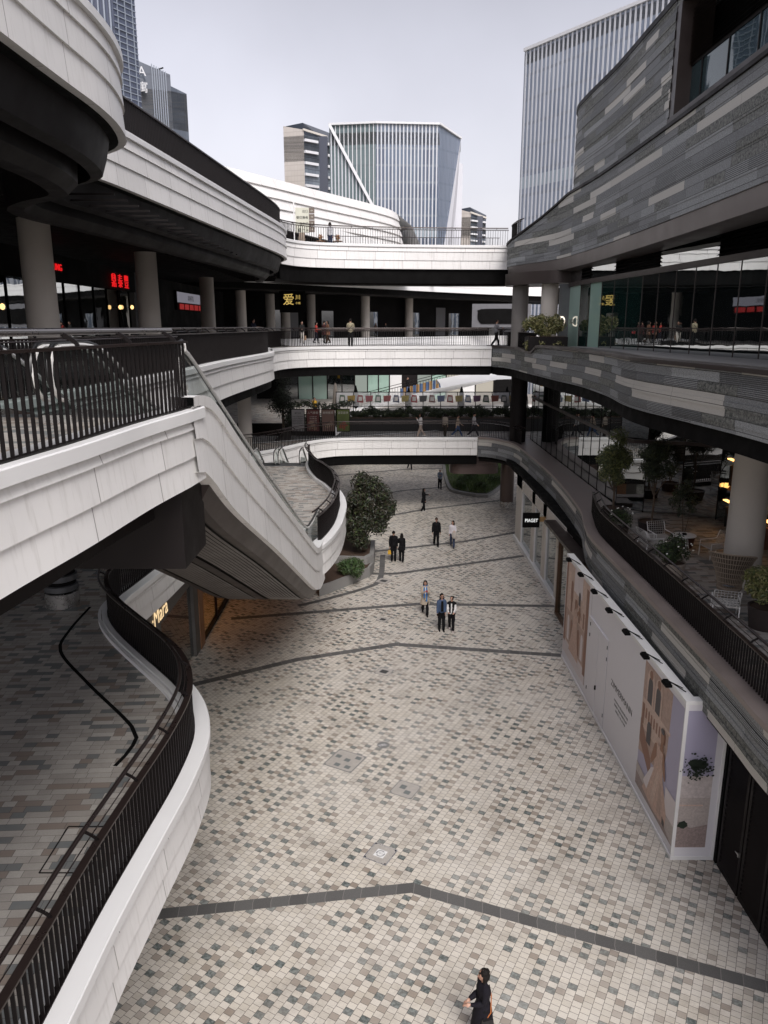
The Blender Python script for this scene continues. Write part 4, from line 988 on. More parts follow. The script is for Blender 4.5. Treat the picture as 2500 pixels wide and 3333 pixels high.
tower_face('glass_wall', t, (-66, 198), b0, 0, 76, C_F, 75.5)
fins(t, (-55.8, 201.5), (-52.4, 202.75), 7, .22, .2, 0, 72.2, FING, zf=lambda f: (0, 74. - 1.6 * f))
m = M(); m.prism([(-66, 198), b0, b1, b2, (-55, 225), (-68, 220)], 60, 68.4); m.build('roof', GREYMET, t, False)
text('roof_letter', 'A', 3.0, FINW, (-57.3, 199.2, 70.6), FACE_S, t, .1); text('roof_letter', '寓', 2.6, FINW, (-57.3, 199.2, 67.2), FACE_S, t, .1)
m = M(); m.bar((-54.4, 204, 70), (-54.4, 204, 73.6), .2, .2); m.bar((-55.2, 204, 73.3), (-53.4, 204, 73.8), .25, .25); m.build('roof_crane', BLACK, t, False)
def resi(name, label, x0, x1, x2, y, zt, s, zt2):
    t = thing(name, label, 'tower')
    ST = m_curtain('beige_stone_cladding_' , (.42, .385, .35), (.50, .465, .43), 1.1, 1.6, (.36, .33, .30))
    tower_face('stone_wall', t, (x0, y), (x1, y - 2), 0, zt, ST, zt2)
    DG = m_curtain('apartment_windows_', (.06, .075, .10), (.15, .18, .21), 1.4, 1.7, (.03, .035, .05))
    tower_face('window_wall', t, (x1, y - 2), (x2, y + 6 * s), 0, zt2 - 1.5, DG)
    d = Vector((x2 - x1, 8 * s))
    for k in range(20):
        z = zt2 - 3 - k * 3.3 * s
        for f0, f1 in ((.02, .42), (.72, .99)):
            m = M(); m.bar((x1 + d.x * f0, y - 2 + d.y * f0 - .5, z), (x1 + d.x * f1, y - 2 + d.y * f1 - .5, z), .9 * s, .75 * s); m.build('balcony', FINW, t, False)
    m = M(); m.bar((x1 + d.x * .58, y - 2 + d.y * .58 - .3, 0), (x1 + d.x * .58, y - 2 + d.y * .58 - .3, zt2 - 1), 3.0 * s, 1.2, up=(0, 1, 0)); m.build('grey_shaft', C_E, t, False)
    m = M(); m.prism([(x0, y), (x1, y - 2), (x2, y + 6 * s), (x0 + 6, y + 20)], zt2 - 9, zt2 - 1.6); m.build('roof', GREYMET, t, False)
    m = M(); m.poly([(x0 + .6, y + 1, zt2 - 1), (x2, y + 4, zt2 - 4 * s), (x2, y + 4, zt2 - .2), (x0 + 6 * s, y + 1, zt + 1.2 * s), (x0 + .6, y + 1, zt + .2)]); m.build('roof_screen', C_F, t, False)
    m = M(); m.bar((x1 - .2, y - 2.3, zt2), (x2, y + 6 * s - .3, zt2 - 1.2), .6, .6); m.build('parapet', CREAM, t, False)
    return t
resi('apartment_tower', 'beige stone apartment tower with white balcony rows left of the finned centre tower', -31.6, -25.0, -15.5, 260, 74.0, 1.0, 72.5)
resi('apartment_tower', 'small distant apartment block low on the skyline right of the centre tower', 29.6, 34.2, 41.0, 320, 58.0, .75, 56.5)
m = M()
# ------------------------------------------------------------------ covers in the paving
def cover(label, x, y, a, kind):
    """a: half side; laid parallel to the tile joints"""
    rz = radians(-28.5) if kind != 'round' else 0
    t = thing('manhole_cover', label, 'manhole cover', (x, y, 0), rz, None, False)
    PL = plain('cover_plate', (.52, .485, .44), .5, .2, var=.2, sc=4, fine=45); DKT = plain('cover_dark_tile', (.17, .185, .18), .6, var=.35, sc=15)
    if kind == 'round':
        M().lathe((0, 0, .004), [(a, 0), (a, .004)], 28).build('plate', plain('round_plate', (.2, .2, .195), .5), t)
        text('emblem', 'TRL', a * .8, WHITEPAINT, (0, -a * .3, .0085), (0, 0, radians(28)), t, .0005); return t
    m = M(); m.box(-a, -a, .004, a, a, .008); m.build('frame', STEEL if kind == 'logo' else KERB, t, False)
    b = a * .92; m = M(); m.prism([(-b, -b + .07), (-b + .07, -b), (b - .07, -b), (b, -b + .07), (b, b - .07), (b - .07, b), (-b + .07, b), (-b, b - .07)], .008, .011); m.build('plate', PL, t, False)
    if kind == 'logo':
        m = M(); m.box(-a * .42, -a * .42, .011, a * .42, a * .42, .013); m.build('emblem_plate', WHITEPAINT, t, False)
        GR = plain('emblem_grey', (.3, .3, .3), .5)
        m = M()
        for k in range(28):
            q0, q1 = 2 * pi * k / 28, 2 * pi * (k + 1) / 28
            if k % 14 in (2, 3): continue
            r0, r1 = a * .26, a * .36; m.add([(r0 * cos(q0), r0 * sin(q0), .0135), (r1 * cos(q0), r1 * sin(q0), .0135), (r1 * cos(q1), r1 * sin(q1), .0135), (r0 * cos(q1), r0 * sin(q1), .0135)], [(0, 1, 2, 3)])
        m.build('emblem_ring', GR, t, False)
        text('emblem', 'TRL', a * .36, GR, (0, -a * .12, .0138), (0, 0, radians(28)), t, .0003)
        for sx in (-1, 1):
            for sy in (-1, 1): M().lathe((sx * a * .86, sy * a * .86, .011), [(.02, 0), (.02, .003)], 8).build('bolt', BLACK, t)
    elif kind == 'two':
        m = M(); m.box(-.2, -.02, .011, -.02, .17, .013); m.box(.02, -.2, .011, .2, -.03, .013); m.build('tile_inlay', DKT, t, False)
    elif kind == 'many':
        m = M()
        for px, py in ((-.3, .12), (.05, .05), (.25, -.28), (-.1, -.3), (.3, .3)): m.box(px - .09, py - .08, .011, px + .09, py + .08, .013)
        m.build('tile_inlay', DKT, t, False)
    else:
        m = M(); m.box(-a * .5, -a * .45, .011, a * .5, a * .45, .013); m.build('grate', plain('dark_grate', (.06, .06, .06), .5), t, False)
    return t
cover('square steel cover with a white round emblem plate, nearest in the plaza', -.09, 16.65, .33, 'logo')
cover('square cover with two dark inlaid tiles right of the plaza middle', .62, 19.4, .36, 'two')
cover('large flush cover inlaid with scattered dark tiles in the plaza', -1.2, 20.9, .5, 'many')
cover('small round cover with emblem in the middle of the plaza', -.02, 21.8, .2, 'round')
cover('square cover with dark centre just beyond the third dark paving band', .0, 27.1, .3, 'grate')
cover('plain dark square cover left of the woman in the blue scarf', -.05, 32.5, .26, 'grate')
cover('pale framed cover with dark centre beside the low bush planter', -.02, 37.9, .36, 'grate')

# ------------------------------------------------------------------ hoarding with fashion pictures, right
t = thing('hoarding', 'white shop hoarding with two pale terracotta fashion pictures and black lettering', 'hoarding', (7.65, 22, 0))
HW = plain('hoarding_white', (.70, .69, .72), .45, var=.03, sc=.6); hx, hy0, hy1, hz = 7.2, 16.45, 28.5, 4.3
m = M(); m.prism([(hx, hy0), (8.25, hy0), (8.25, hy0 + .2), (hx + .2, hy0 + .2), (hx + .2, hy1), (hx, hy1)], .05, hz); m.build('boards', HW, t, False)
m = M(); m.box(hx - .03, hy0 - .03, 0, 8.28, hy1, .09); m.prism([(hx - .025, hy0 - .022), (8.27, hy0 - .022), (8.27, hy0 + .22), (hx + .24, hy0 + .22), (hx + .24, hy1 + .01), (hx - .025, hy1 + .01)], hz - .04, hz + .06)
m.box(8.19, hy0 - .025, .09, 8.27, hy0 + .03, hz - .04); m.box(hx - .02, hy0 - .02, .09, hx + .06, hy0 + .02, hz - .04); m.build('frame', WHITEPAINT, t, False)
def wnd(ax, u, v): return (ax, u, v)
TERRA = plain('print_terracotta', (.47, .33, .27), .5, var=.22, sc=1.6, fine=9); TERRA2 = plain('print_sand', (.62, .46, .38), .5, var=.2, sc=2.2, fine=14)
TERRA3 = plain('print_brown', (.26, .13, .085), .5, var=.35, sc=2.5); LAV = plain('print_lavender_sky', (.40, .38, .50), .5, var=.08, sc=.4); DKP = plain('print_dark_window', (.06, .05, .055), .5)
PALEP = plain('print_pale', (.66, .6, .6), .5, var=.1, sc=3); SAND = plain('print_sand_ground', (.50, .44, .41), .5, var=.25, sc=3, fine=18); GRAVEL = plain('print_gravel', (.34, .27, .25), .55, var=.6, sc=16, fine=30)
SKINP = plain('print_skin', (.30, .15, .09), .5, var=.2, sc=4); DRESS = plain('print_dress', (.58, .40, .32), .5, var=.3, sc=5, fine=12); PLANTP = plain('print_leaves', (.02, .03, .02), .5, var=.6, sc=9); WALLP = plain('print_wall', (.58, .52, .50), .5, var=.1, sc=8, fine=12)
class Print:
    """flat picture laid in millimetre layers on a wall: axis x (faces -x) or y (faces -y)"""
    def __init__(s, ax, c): s.ax, s.c, s.k, s.m, s.mats = ax, c, 0, M(), []
    def p(s, mat, pts):
        s.k += 1; d = s.c - .002 - s.k * .0006
        if mat not in s.mats: s.mats.append(mat)
        s.m.poly([(d, a, b) if s.ax == 'x' else (a, d, b) for a, b in pts], s.mats.index(mat)); return s
    def r(s, mat, a0, b0, a1, b1): return s.p(mat, [(a0, b0), (a1, b0), (a1, b1), (a0, b1)])
    def arch(s, mat, a0, a1, b0, b1):
        r = (a1 - a0) / 2; c = (a0 + a1) / 2; return s.p(mat, [(a0, b0), (a1, b0), (a1, b1)] + [(c + r * cos(q), b1 + r * sin(q) * 1.3) for q in [pi * k / 10 for k in range(1, 10)]] + [(a0, b1)])
    def e(s, mat, ca, cb, ra, rb, n=16, j=0., seed=1):
        R = random.Random(seed); return s.p(mat, [(ca + ra * cos(2 * pi * k / n) * (1 + R.uniform(-j, j)), cb + rb * sin(2 * pi * k / n) * (1 + R.uniform(-j, j))) for k in range(n)])
    def done(s, name, par): return s.m.build(name, s.mats, par, False)
# far picture: worn palazzo front between wood posts
P = Print('x', hx); a0, a1, b0, b1 = 25.1, 28.42, .42, 4.18
P.r(TERRA2, a0, b0, a1, b1); P.r(PALEP, a0, b0, a1, .95); P.r(TERRA, a0, 1.0, a1, 2.3); P.r(PALEP, 26.0, 3.3, 27.2, 4.18)
P.r(TERRA3, a0, b0, a0 + .34, b1 - .2); P.r(TERRA3, a1 - .25, b0 + .1, a1, b1)
for k in range(5): P.arch(TERRA3 if k % 2 else PALEP, 25.6 + k * .5, 25.9 + k * .5, 1.1, 1.9)
for k in range(4): P.r(TERRA3, 25.55 + k * .6, 2.35, 25.75 + k * .6, 2.95)
P.arch(DKP, 26.2, 26.45, 3.0, 3.35); P.arch(TERRA3, 27.3, 27.6, 2.8, 3.4)
P.e(SKINP, 26.75, 2.85, .09, .14); P.p(DRESS, [(26.55, 2.7), (26.95, 2.7), (27.1, 1.9), (27.5, .8), (26.1, .8), (26.45, 1.9)])
P.p(SKINP, [(26.55, 2.65), (26.2, 2.9), (25.9, 2.6), (25.95, 2.55), (26.2, 2.8), (26.5, 2.5)]); P.p(TERRA3, [(26.5, 2.9), (26.62, 3.1), (26.9, 3.05), (26.95, 2.6), (26.86, 2.6), (26.84, 2.95), (26.65, 2.95), (26.6, 2.7)])
P.p(PALEP, [(a0, .42), (a1, .42), (a1, .9), (27, .62), (a0, .75)])
P.done('picture', t)
# near picture wraps the corner: woman in a pale dress before a palazzo
P = Print('x', hx); a0, a1, b0, b1 = 16.47, 19.28, .35, 4.12
P.r(LAV, a0, b0, a1, b1); P.p(TERRA, [(17.25, b1), (a1, b1), (a1, 1.4), (17.5, 1.7), (17.3, 2.5)]); P.r(TERRA2, 17.6, 2.2, a1, 3.0)
P.p(TERRA3, [(a1, 1.75), (a1, 2.4), (18.3, 1.6), (18.3, 1.1)])
P.p(TERRA2, [(17.2, 2.95), (a1, 2.95), (a1, 3.05), (17.2, 3.05)])
for k in range(9): P.arch(TERRA3, 17.45 + k * .2, 17.55 + k * .2, 2.55, 2.8)
for ca in (18.75, 18.15): P.arch(TERRA2, ca - .27, ca + .27, 3.05, 3.7); P.arch(DKP, ca - .17, ca + .17, 3.08, 3.6); P.e(TERRA3, ca, 3.9, .13, .13)
P.arch(DKP, 18.45, 18.75, 1.95, 2.4); P.r(TERRA3, 19.05, 2.3, 19.2, 2.9)
P.p(SAND, [(a0, b0), (a1, b0), (a1, 1.05), (18, .85), (a0, .9)]); P.p(GRAVEL, [(a0, b0), (a1, b0), (a1, .75), (18.2, .62), (17, .5)])
P.r(PALEP, 16.48, .9, 17.15, 1.6)
P.p(DRESS, [(17.45, 2.35), (18.0, 2.4), (18.15, 2.0), (18.0, 1.7), (18.6, .75), (18.75, .55), (17.9, .42), (17.0, .5), (16.95, .85), (17.4, 1.65)])
P.p(TERRA2, [(17.6, 1.6), (17.75, 1.65), (18.1, .7), (17.9, .5)]); P.p(PALEP, [(18.0, 1.6), (18.2, 1.5), (18.7, .8), (18.4, .7)]); P.p(TERRA, [(17.4, 1.4), (17.55, 1.5), (17.6, .6), (17.3, .6)])
P.e(SKINP, 17.62, 2.7, .13, .21); P.p(SKINP, [(17.55, 2.55), (17.7, 2.55), (17.74, 2.3), (17.5, 2.3)]); P.e(DKP, 17.64, 2.86, .12, .08)
P.p(SKINP, [(17.5, 2.35), (17.4, 2.3), (17.2, 1.7), (17.28, 1.65), (17.5, 2.0)]); P.p(SKINP, [(17.95, 2.35), (18.08, 2.3), (18.3, 1.7), (18.2, 1.62), (17.9, 2.0)])
P.p(DKP, [(17.02, .62), (17.2, .7), (17.18, .5), (17.0, .48)])
P.done('picture', t)
P = Print('y', hy0); c0, c1 = 7.24, 8.02; P.r(LAV, c0, .35, c1, 4.1); P.r(WALLP, c0, 1.75, c1, 2.35); P.r(SAND, c0, .35, c1, 1.75); P.p(GRAVEL, [(c0, .35), (c1, .35), (c1, 1.0), (7.6, .9), (c0, 1.1)])
P.r(TERRA2, c0, 1.52, 7.85, 1.56); P.e(PLANTP, 7.4, 1.0, .14, .1, 14, .3, 4)
R = random.Random(5)
P.e(PLANTP, 7.62, 2.66, .22, .15, 18, .25, 2)
for k in range(230): P.e(PLANTP, 7.62 + R.gauss(0, .15), 2.64 + R.gauss(0, .13) - .14 * (R.random() < .15), R.uniform(.012, .04), R.uniform(.012, .03), 6, .45, k)
P.done('picture', t)
JN = plain('hoarding_joint', (.35, .34, .37), .6)
m = M(); m.box(hx - .002, 24.78, .1, hx, 24.80, hz - .05); m.box(hx - .002, 22.62, .1, hx, 22.64, 3.2); m.box(hx - .002, 23.68, .1, hx, 23.70, 3.2); m.build('joints', JN, t, False)
dr = M(); dr.box(hx - .05, 22.65, 3.2, hx, 24.77, 3.24); dr.box(hx - .014, 22.65, .1, hx - .003, 23.67, 3.18); dr.box(hx - .014, 23.71, .1, hx - .003, 24.77, 3.18); dr = dr.build('door', HW, t, False)
m = M(); m.box(hx - .06, 23.62, 1.0, hx - .015, 23.66, 1.15); [m.box(hx - .03, y, z, hx - .014, y + .03, z + .12) for y in (22.66, 24.7) for z in (.5, 2.5, 2.9)]; m.build('handle', BLACK, dr, False)
text('lettering', 'ZIMMERMANN', .29, BLK, (hx - .004, 21.05, 1.98), FACE_W, t, .001, 'CENTER', 1.1)
for k, s in enumerate(['ZIMMERMANN 精品店即将盛大开幕', '敬请期待  澳洲奢华度假时装品牌', '诚邀莅临  L1 层 1037 店铺']):
    text('lettering', s, .085, plain('small_lettering', (.12, .12, .13), .5), (hx - .004, 21.0, 1.66 - k * .15), FACE_W, t, .001)
# floodlights over the hoarding
def flood(y, label):
    t = thing('floodlight', label, 'floodlight', (6.9, y, 4.45), 0, 'floodlights over the hoarding')
    m = M(); m.bar((7.35, y + .1, 4.36), (6.95, y, 4.6), .02, .02); m.bar((7.35, y - .1, 4.36), (6.95, y, 4.6), .02, .02); m.build('bracket', BLACK, t, False)
    m = M(); m.box(6.82, y - .16, 4.5, 6.98, y + .16, 4.56); m.box(6.84, y - .13, 4.56, 6.96, y + .13, 4.6); m.build('housing', BLACK, t, False)
    m = M(); m.box(6.84, y - .14, 4.495, 6.96, y + .14, 4.499); m.build('lens', GREYMET, t, False)
for y, l in zip([27.1, 25.35, 23.6, 21.9, 20.2, 18.6, 17.0], ['black floodlight farthest along the hoarding, above the palazzo picture', 'black floodlight on the hoarding, above the far picture near edge', 'black floodlight above the hoarding door, farther one',
        'black floodlight above the hoarding door, nearer one', 'black floodlight above the hoarding lettering', 'black floodlight above the start of the near picture', 'black floodlight nearest the hoarding corner']): flood(y, l)
# ground fronts, right
t = thing('shutter_doors', 'dark louvred folding doors at lower right beside the hoarding', 'door', (8.3, 12.5, 0))
m = M(); m.box(8.4, 2, 0, 8.6, 16.4, 4.2); m.box(8.25, 16.3, 0, 8.5, 16.42, 4.2); m.build('wall', BLACK, t, False)
for k in range(10):
    y1 = 16.2 - k * 1.12; y0 = y1 - 1.06
    m = M(); m.box(8.24, y0, .03, 8.3, y0 + .1, 4.0); m.box(8.24, y1 - .1, .03, 8.3, y1, 4.0); m.box(8.24, y0 + .1, .03, 8.3, y1 - .1, .16); m.box(8.24, y0 + .1, 3.85, 8.3, y1 - .1, 4.0)
    leaf = m.build('door_leaf', BRONZE, t, False)
    m = M(); [m.add([(8.235, y0 + .1, .18 + j * .12), (8.235, y1 - .1, .18 + j * .12), (8.3, y1 - .1, .27 + j * .12), (8.3, y0 + .1, .27 + j * .12)], [(0, 1, 2, 3)]) for j in range(30)]; m.build('louvres', BRONZE, leaf, False)
    if k % 2 == 0: m = M(); m.box(8.19, y0 + .03, 1.05, 8.24, y0 + .07, 1.15); m.bar((8.19, y0 + .05, 1.12), (8.19, y0 + .17, 1.12), .02, .025); m.build('handle', STEEL, leaf, False)
m = M(); m.box(8.3, 2, 4.0, 9.6, 60, 4.3); tag(m.build('ground_soffit', BLACK, None, False), 'dark soffit over the ground floor shops on the right', 'soffit')
t = thing('jewellery_shop', 'cream stone jewellery shopfront with bronze canopy and black hanging sign', 'shopfront', (8.3, 38, 0))
m = M(); m.box(8.25, 33.3, .25, 8.6, 35.0, 4.1); m.box(8.25, 37.4, .25, 8.6, 38.2, 4.1); m.box(8.25, 40.4, .25, 8.6, 41.2, 4.1); m.box(8.25, 44.4, .25, 8.6, 46.2, 4.1); m.box(8.25, 35.0, 3.5, 8.6, 46.2, 4.1); m.build('stone_wall', CREAM, t, False)
m = M(); m.box(8.15, 33.3, 0, 8.6, 46.3, .25); m.build('plinth', WHITEPAINT, t, False)
for k, (a, b) in enumerate(((35, 37.4), (38.2, 40.4), (41.2, 44.4))):
    m = M(); m.box(8.36, a, .25, 8.4, b, 3.5); w_ = m.build('display_window', GLASS_W, t, False)
    m = M(); m.box(8.28, a, .25, 8.36, a + .07, 3.5); m.box(8.28, b - .07, .25, 8.36, b, 3.5); m.box(8.28, a + .07, 3.42, 8.36, b - .07, 3.5); m.build('frame', WHITEPAINT, w_, False)
m = M(); m.box(8.6, 33.3, 0, 8.9, 46.2, 4.1); m.build('backing', INTER, t, False)
m = M(); m.box(8.2, 34.0, 1.2, 8.24, 34.5, 2.9); pl_ = m.build('plaque_frame', plain('gold_frame', (.35, .25, .12), .35, .7), t, False)
m = M(); m.box(8.185, 34.06, 1.26, 8.2, 34.44, 2.84); m.build('plaque', CREAM, pl_, False)
m = M(); m.box(7.7, 28.6, 3.82, 8.3, 35.4, 3.96); m.build('canopy', BRONZE2, t, False)
t = thing('hanging_sign', 'black square hanging sign with white letters projecting from the cream shopfront', 'sign', (7.6, 37.6, 3.1))
m = M(); m.box(7.1, 37.55, 3.0, 7.95, 37.7, 3.75); m.build('board', BLACK, t, False); m = M(); m.box(7.95, 37.58, 3.3, 8.3, 37.67, 3.55); m.build('arm', plain('gold_arm', (.35, .22, .1), .4, .6), t, False)
text('lettering', 'PIAGET', .25, emit('white_letter', (1, 1, 1), .5), (7.525, 37.54, 3.29), FACE_S, t, .004, 'CENTER', .82)
t = thing('bronze_shopfront', 'large dark shop window in a bronze frame between the hoarding and the cream shop', 'shopfront', (8.2, 31, 0))
m = M(); m.box(8.06, 28.9, .1, 8.1, 33.2, 3.7); m.build('pane', GLASS_W, t, False)
BRZ = plain('warm_bronze', (.13, .075, .045), .4, .5, var=.3, sc=4)
m = M(); m.box(7.9, 28.55, 0, 8.2, 28.9, 3.82); m.box(7.95, 33.15, 0, 8.2, 33.3, 3.82); m.box(7.95, 28.9, 0, 8.2, 33.15, .1); m.box(7.95, 28.9, 3.7, 8.2, 33.15, 3.82); m.build('frame', BRZ, t, False)
m = M(); m.box(8.7, 28.55, 0, 8.8, 33.3, 4); m.build('backing', INTER, t, False)

# ------------------------------------------------------------------ plants
def leaves(m, blobs, n, size, seed, mats=3, light=.25, flat=.6):
    R = random.Random(seed); tot = sum(b[3] ** 2 for b in blobs)
    for (x, y, z, r, *sq) in blobs:
        sz = sq[0] if sq else 1.
        for k in range(int(n * r * r / tot)):
            d = Vector((R.gauss(0, 1), R.gauss(0, 1), R.gauss(0, 1))).normalized(); rr = r * (R.random() ** .38) * R.uniform(.85, 1.12)
            p = Vector((x, y, z)) + Vector((d.x * rr, d.y * rr, d.z * rr * sz))
            nrm = (d + Vector((R.uniform(-1, 1), R.uniform(-1, 1), R.uniform(-.2, 1.2))) * .8).normalized()
            a = nrm.cross(Vector((R.uniform(-1, 1), R.uniform(-1, 1), R.uniform(-1, 1))))
            if a.length < .1: continue
            a.normalize(); b = nrm.cross(a); L = size * R.uniform(.7, 1.35); W = L * R.uniform(.3, .45); bend = nrm * L * .18
            mi = 1 if R.random() < light else (2 if R.random() < .2 and mats > 2 else 0)
            m.add([p - a * L * .5 - bend * .5, p - b * W * .5, p + a * L * .5 - bend, p + b * W * .5], [(0, 1, 2), (0, 2, 3)], mi)
    return m
def clumps(c, R_, rz, n, r, seed):
    """blob centres scattered over an uneven ellipsoid"""
    R = random.Random(seed); out = []
    for k in range(n):
        d = Vector((R.gauss(0, 1), R.gauss(0, 1), R.gauss(0, 1))).normalized(); q = R.uniform(.35, 1.0)
        out.append((c[0] + d.x * R_ * q, c[1] + d.y * R_ * q, c[2] + d.z * rz * q, r * R.uniform(.6, 1.25)))
    return out
def limbs(m, base, tips, r0, seed):
    R = random.Random(seed)
    for tp in tips:
        a = Vector(base); b = Vector(tp); mid = (a + b) / 2 + Vector((R.uniform(-.1, .1), R.uniform(-.1, .1), .1))
        pts = [a + (mid - a) * k / 3 for k in range(3)] + [mid + (b - mid) * k / 3 for k in range(4)]
        m.tube(pts, [r0 * (1 - .8 * k / 6) for k in range(7)], 6)
    return m
t = thing('tree', 'broad dark evergreen tree in the stepped stone planter beside the landing', 'tree', (-1.15, 40.3, .7))
bl = clumps((-1.1, 40.2, 3.2), 1.3, 1.65, 56, .42, 3) + [(-1.2, 40, 4.9, .6), (-.3, 40, 2.6, .65), (.0, 40, 3.3, .6), (-1.3, 39.6, 1.8, .6), (-1.9, 40, 2.2, .6), (-.2, 40, 4.2, .65), (.2, 40.2, 3.5, .55), (-.6, 40, 4.7, .6)]
leaves(M(), bl, 19000, .19, 11, 3, .3).build('crown', [LEAF_R, LEAF_D, LEAF_M], t, False)
m = M(); m.tube([(-1.15, 40.3, .6), (-1.1, 40.3, 1.4), (-1.12, 40.25, 2.2)], [.12, .1, .08], 8); limbs(m, (-1.12, 40.25, 1.6), [b[:3] for b in bl[:12]], .05, 4); m.build('trunk', BARK, t)
t = thing('planter', 'stepped grey stone planter under the dark evergreen tree', 'planter', (-1.7, 39, 0))
o1 = [(-3.2, 35.5), (-2.72, 36.0), (-.75, 38.6), (-.55, 39.6), (-3.6, 39.9)]; o2 = [(-3.6, 39.2), (-.9, 38.95), (-.55, 39.6), (-.52, 42.4), (-3.4, 43.5), (-4, 42)]
m = M(); m.prism(o1, 0, .55); m.prism(o2, 0, .95); m.build('stone_edge', KERB, t, False)
m = M(); m.prism([(-1.9 + (x + 1.9) * .88, 38.1 + (y - 38.1) * .88) for x, y in o1], .5, .57); m.prism([(-2.1 + (x + 2.1) * .85, 41 + (y - 41) * .85) for x, y in o2], .9, .97); m.build('soil', SOIL, t, False)
t = thing('shrub', 'low bright green juniper bush in the front step of the stone planter', 'shrub', (-1.75, 37.3, .55))
leaves(M(), clumps((-1.75, 37.4, .95), .75, .35, 20, .32, 8), 4200, .12, 13, 3, .35).build('foliage', [LEAF_G, LEAF_M, LEAF_D], t, False); limbs(M(), (-1.75, 37.4, .5), [(-2.2, 37.2, 1.1), (-1.3, 37.3, 1.1), (-1.7, 37.8, 1.2)], .03, 2).build('stem', BARK, t)
# garden bed
gb = spl([(5.55, 70.5), (5.3, 66), (5.25, 61.2), (5.6, 59.6), (7.2, 58.1), (8.1, 57.95), (9.9, 61.8), (11.0, 66), (11.3, 72.5), (8.5, 73.5), (5.9, 72.6), (5.55, 70.5)], .8)[:-1]
t = thing('garden_bed', 'kerbed garden bed of grasses and shrubs beyond the lowest bridge', 'garden bed', (8, 65, 0))
m = M(); m.prism(gb, 0, .22); m.build('kerb', KERB, t, False); gi = [(8 + (x - 8) * .9, 65.5 + (y - 65.5) * .94) for x, y in gb]
m = M(); m.prism(gi, .2, .26); m.build('soil', plain('lawn_soil', (.05, .065, .025), .9, var=.4, sc=6), t, False)
def inside(p, poly):
    c = False; n = len(poly)
    for i in range(n):
        a, b = poly[i], poly[i - 1]
        if (a[1] > p[1]) != (b[1] > p[1]) and p[0] < (b[0] - a[0]) * (p[1] - a[1]) / (b[1] - a[1]) + a[0]: c = not c
    return c
R = random.Random(21); m = M()
for k in range(9000):
    x, y = R.uniform(5, 11.5), R.uniform(57.8, 73)
    if not inside((x, y), gi): continue
    h = R.uniform(.12, .3) if x < 7.4 and y > 62 else R.uniform(.2, .65); a = R.uniform(0, 2 * pi); l = R.uniform(.05, .3)
    m.add([(x - .02 * sin(a), y + .02 * cos(a), .25), (x + .02 * sin(a), y - .02 * cos(a), .25), (x + l * cos(a), y + l * sin(a), .25 + h)], [(0, 1, 2)], R.choice((0, 0, 1, 2)))
tag(m.build('grass', [GRASS, LEAF_G, plain('leaf_yellowgreen', (.15, .19, .05), .5)], t, False), None, None, None, 'stuff')
SH = 'shrubs in the garden bed'
for k, (x, y, r, l) in enumerate([(6.2, 60.2, .55, 'rounded dark shrub at the front left of the garden bed'), (7.7, 59.3, .6, 'dark shrub at the front point of the garden bed'), (9.3, 62.3, .8, 'large dark shrub under the bronze drum in the garden bed'), (7.4, 63.5, .7, 'spreading shrub in the middle of the garden bed'), (10, 66, .8, 'shrub at the right side of the garden bed'), (6.6, 62.3, .5, 'small bright shrub left of the garden bed middle')]):
    t = thing('shrub', l, 'shrub', (x, y, .25), 0, SH); leaves(M(), clumps((x, y, .25 + r * .6), r * .7, r * .5, 12, r * .45, k), 900, .16, k + 40, 3, .25).build('foliage', [LEAF_M, LEAF_G, GRASS], t, False)
# planter at the right end of the middle bridge
t = thing('planter_box', 'long dark metal planter box at the right end of the middle bridge', 'planter', (8.8, 43.4, L3)); m = M(); m.prism([(7.85, 42.2), (9.9, 41.9), (10.0, 43.0), (7.85, 43.4)], L3 + .02, L3 + .75); m.build('box', BRONZE, t, False); m = M(); m.prism([(7.95, 42.3), (9.8, 42.0), (9.9, 42.9), (7.95, 43.3)], L3 + .7, L3 + .77); m.build('soil', SOIL, t, False)
t = thing('shrub', 'yellowish leafy shrub in the planter box at the right end of the middle bridge', 'shrub', (8.6, 42.7, L3 + .75))
leaves(M(), clumps((8.3, 42.7, 13.1), .55, .5, 18, .3, 5) + clumps((9.3, 42.5, 13.05), .55, .5, 18, .3, 6) + clumps((8.8, 42.6, 12.7), .6, .2, 8, .25, 7) + [(7.9, 42.5, 12.0, .3), (9.4, 42.1, 12.0, .35), (8.6, 42.2, 12.1, .25)], 5200, .17, 17, 3, .5).build('foliage', [LEAF_L, LEAF_Y, LEAF_M], t, False)
limbs(M(), (8.6, 42.7, 12.4), [(8.1, 42.6, 13.2), (9.2, 42.5, 13.1), (8.7, 42.7, 13.4), (9.5, 42.5, 13.0)], .025, 3).build('stem', BARK, t)
# right terrace plants
def pot(x, y, r, h, mat, label, z=L2, soil=True):
    t = thing('plant_pot', label, 'plant pot', (x, y, z)); M().lathe((x, y, z), [(r * .82, 0), (r, h), (r * .93, h), (r * .9, h - .08)], 28).build('pot', mat, t); M().lathe((x, y, z), [(r * .9, h - .1), (r * .9, h - .05)], 28).build('mulch', SOIL, t); return t
pot(10.3, 28.3, .52, .42, POTM, 'wide round dark pot with bark mulch under the slim tree on the right terrace')
t = thing('tree', 'slim young tree in the wide round pot on the right terrace', 'tree', (10.3, 28.3, L2 + .38)); bl = clumps((10.3, 28.3, 8.05), .6, .75, 26, .3, 31)
leaves(M(), bl, 4200, .11, 23, 3, .22).build('crown', [LEAF_D, LEAF_M, LEAF_D], t, False); m = M(); m.tube([(10.3, 28.3, 5.6), (10.32, 28.3, 6.5), (10.28, 28.3, 7.3)], [.045, .04, .03], 8); limbs(m, (10.3, 28.3, 6.7), [b[:3] for b in bl[:9]], .022, 5); m.build('trunk', BARK, t)
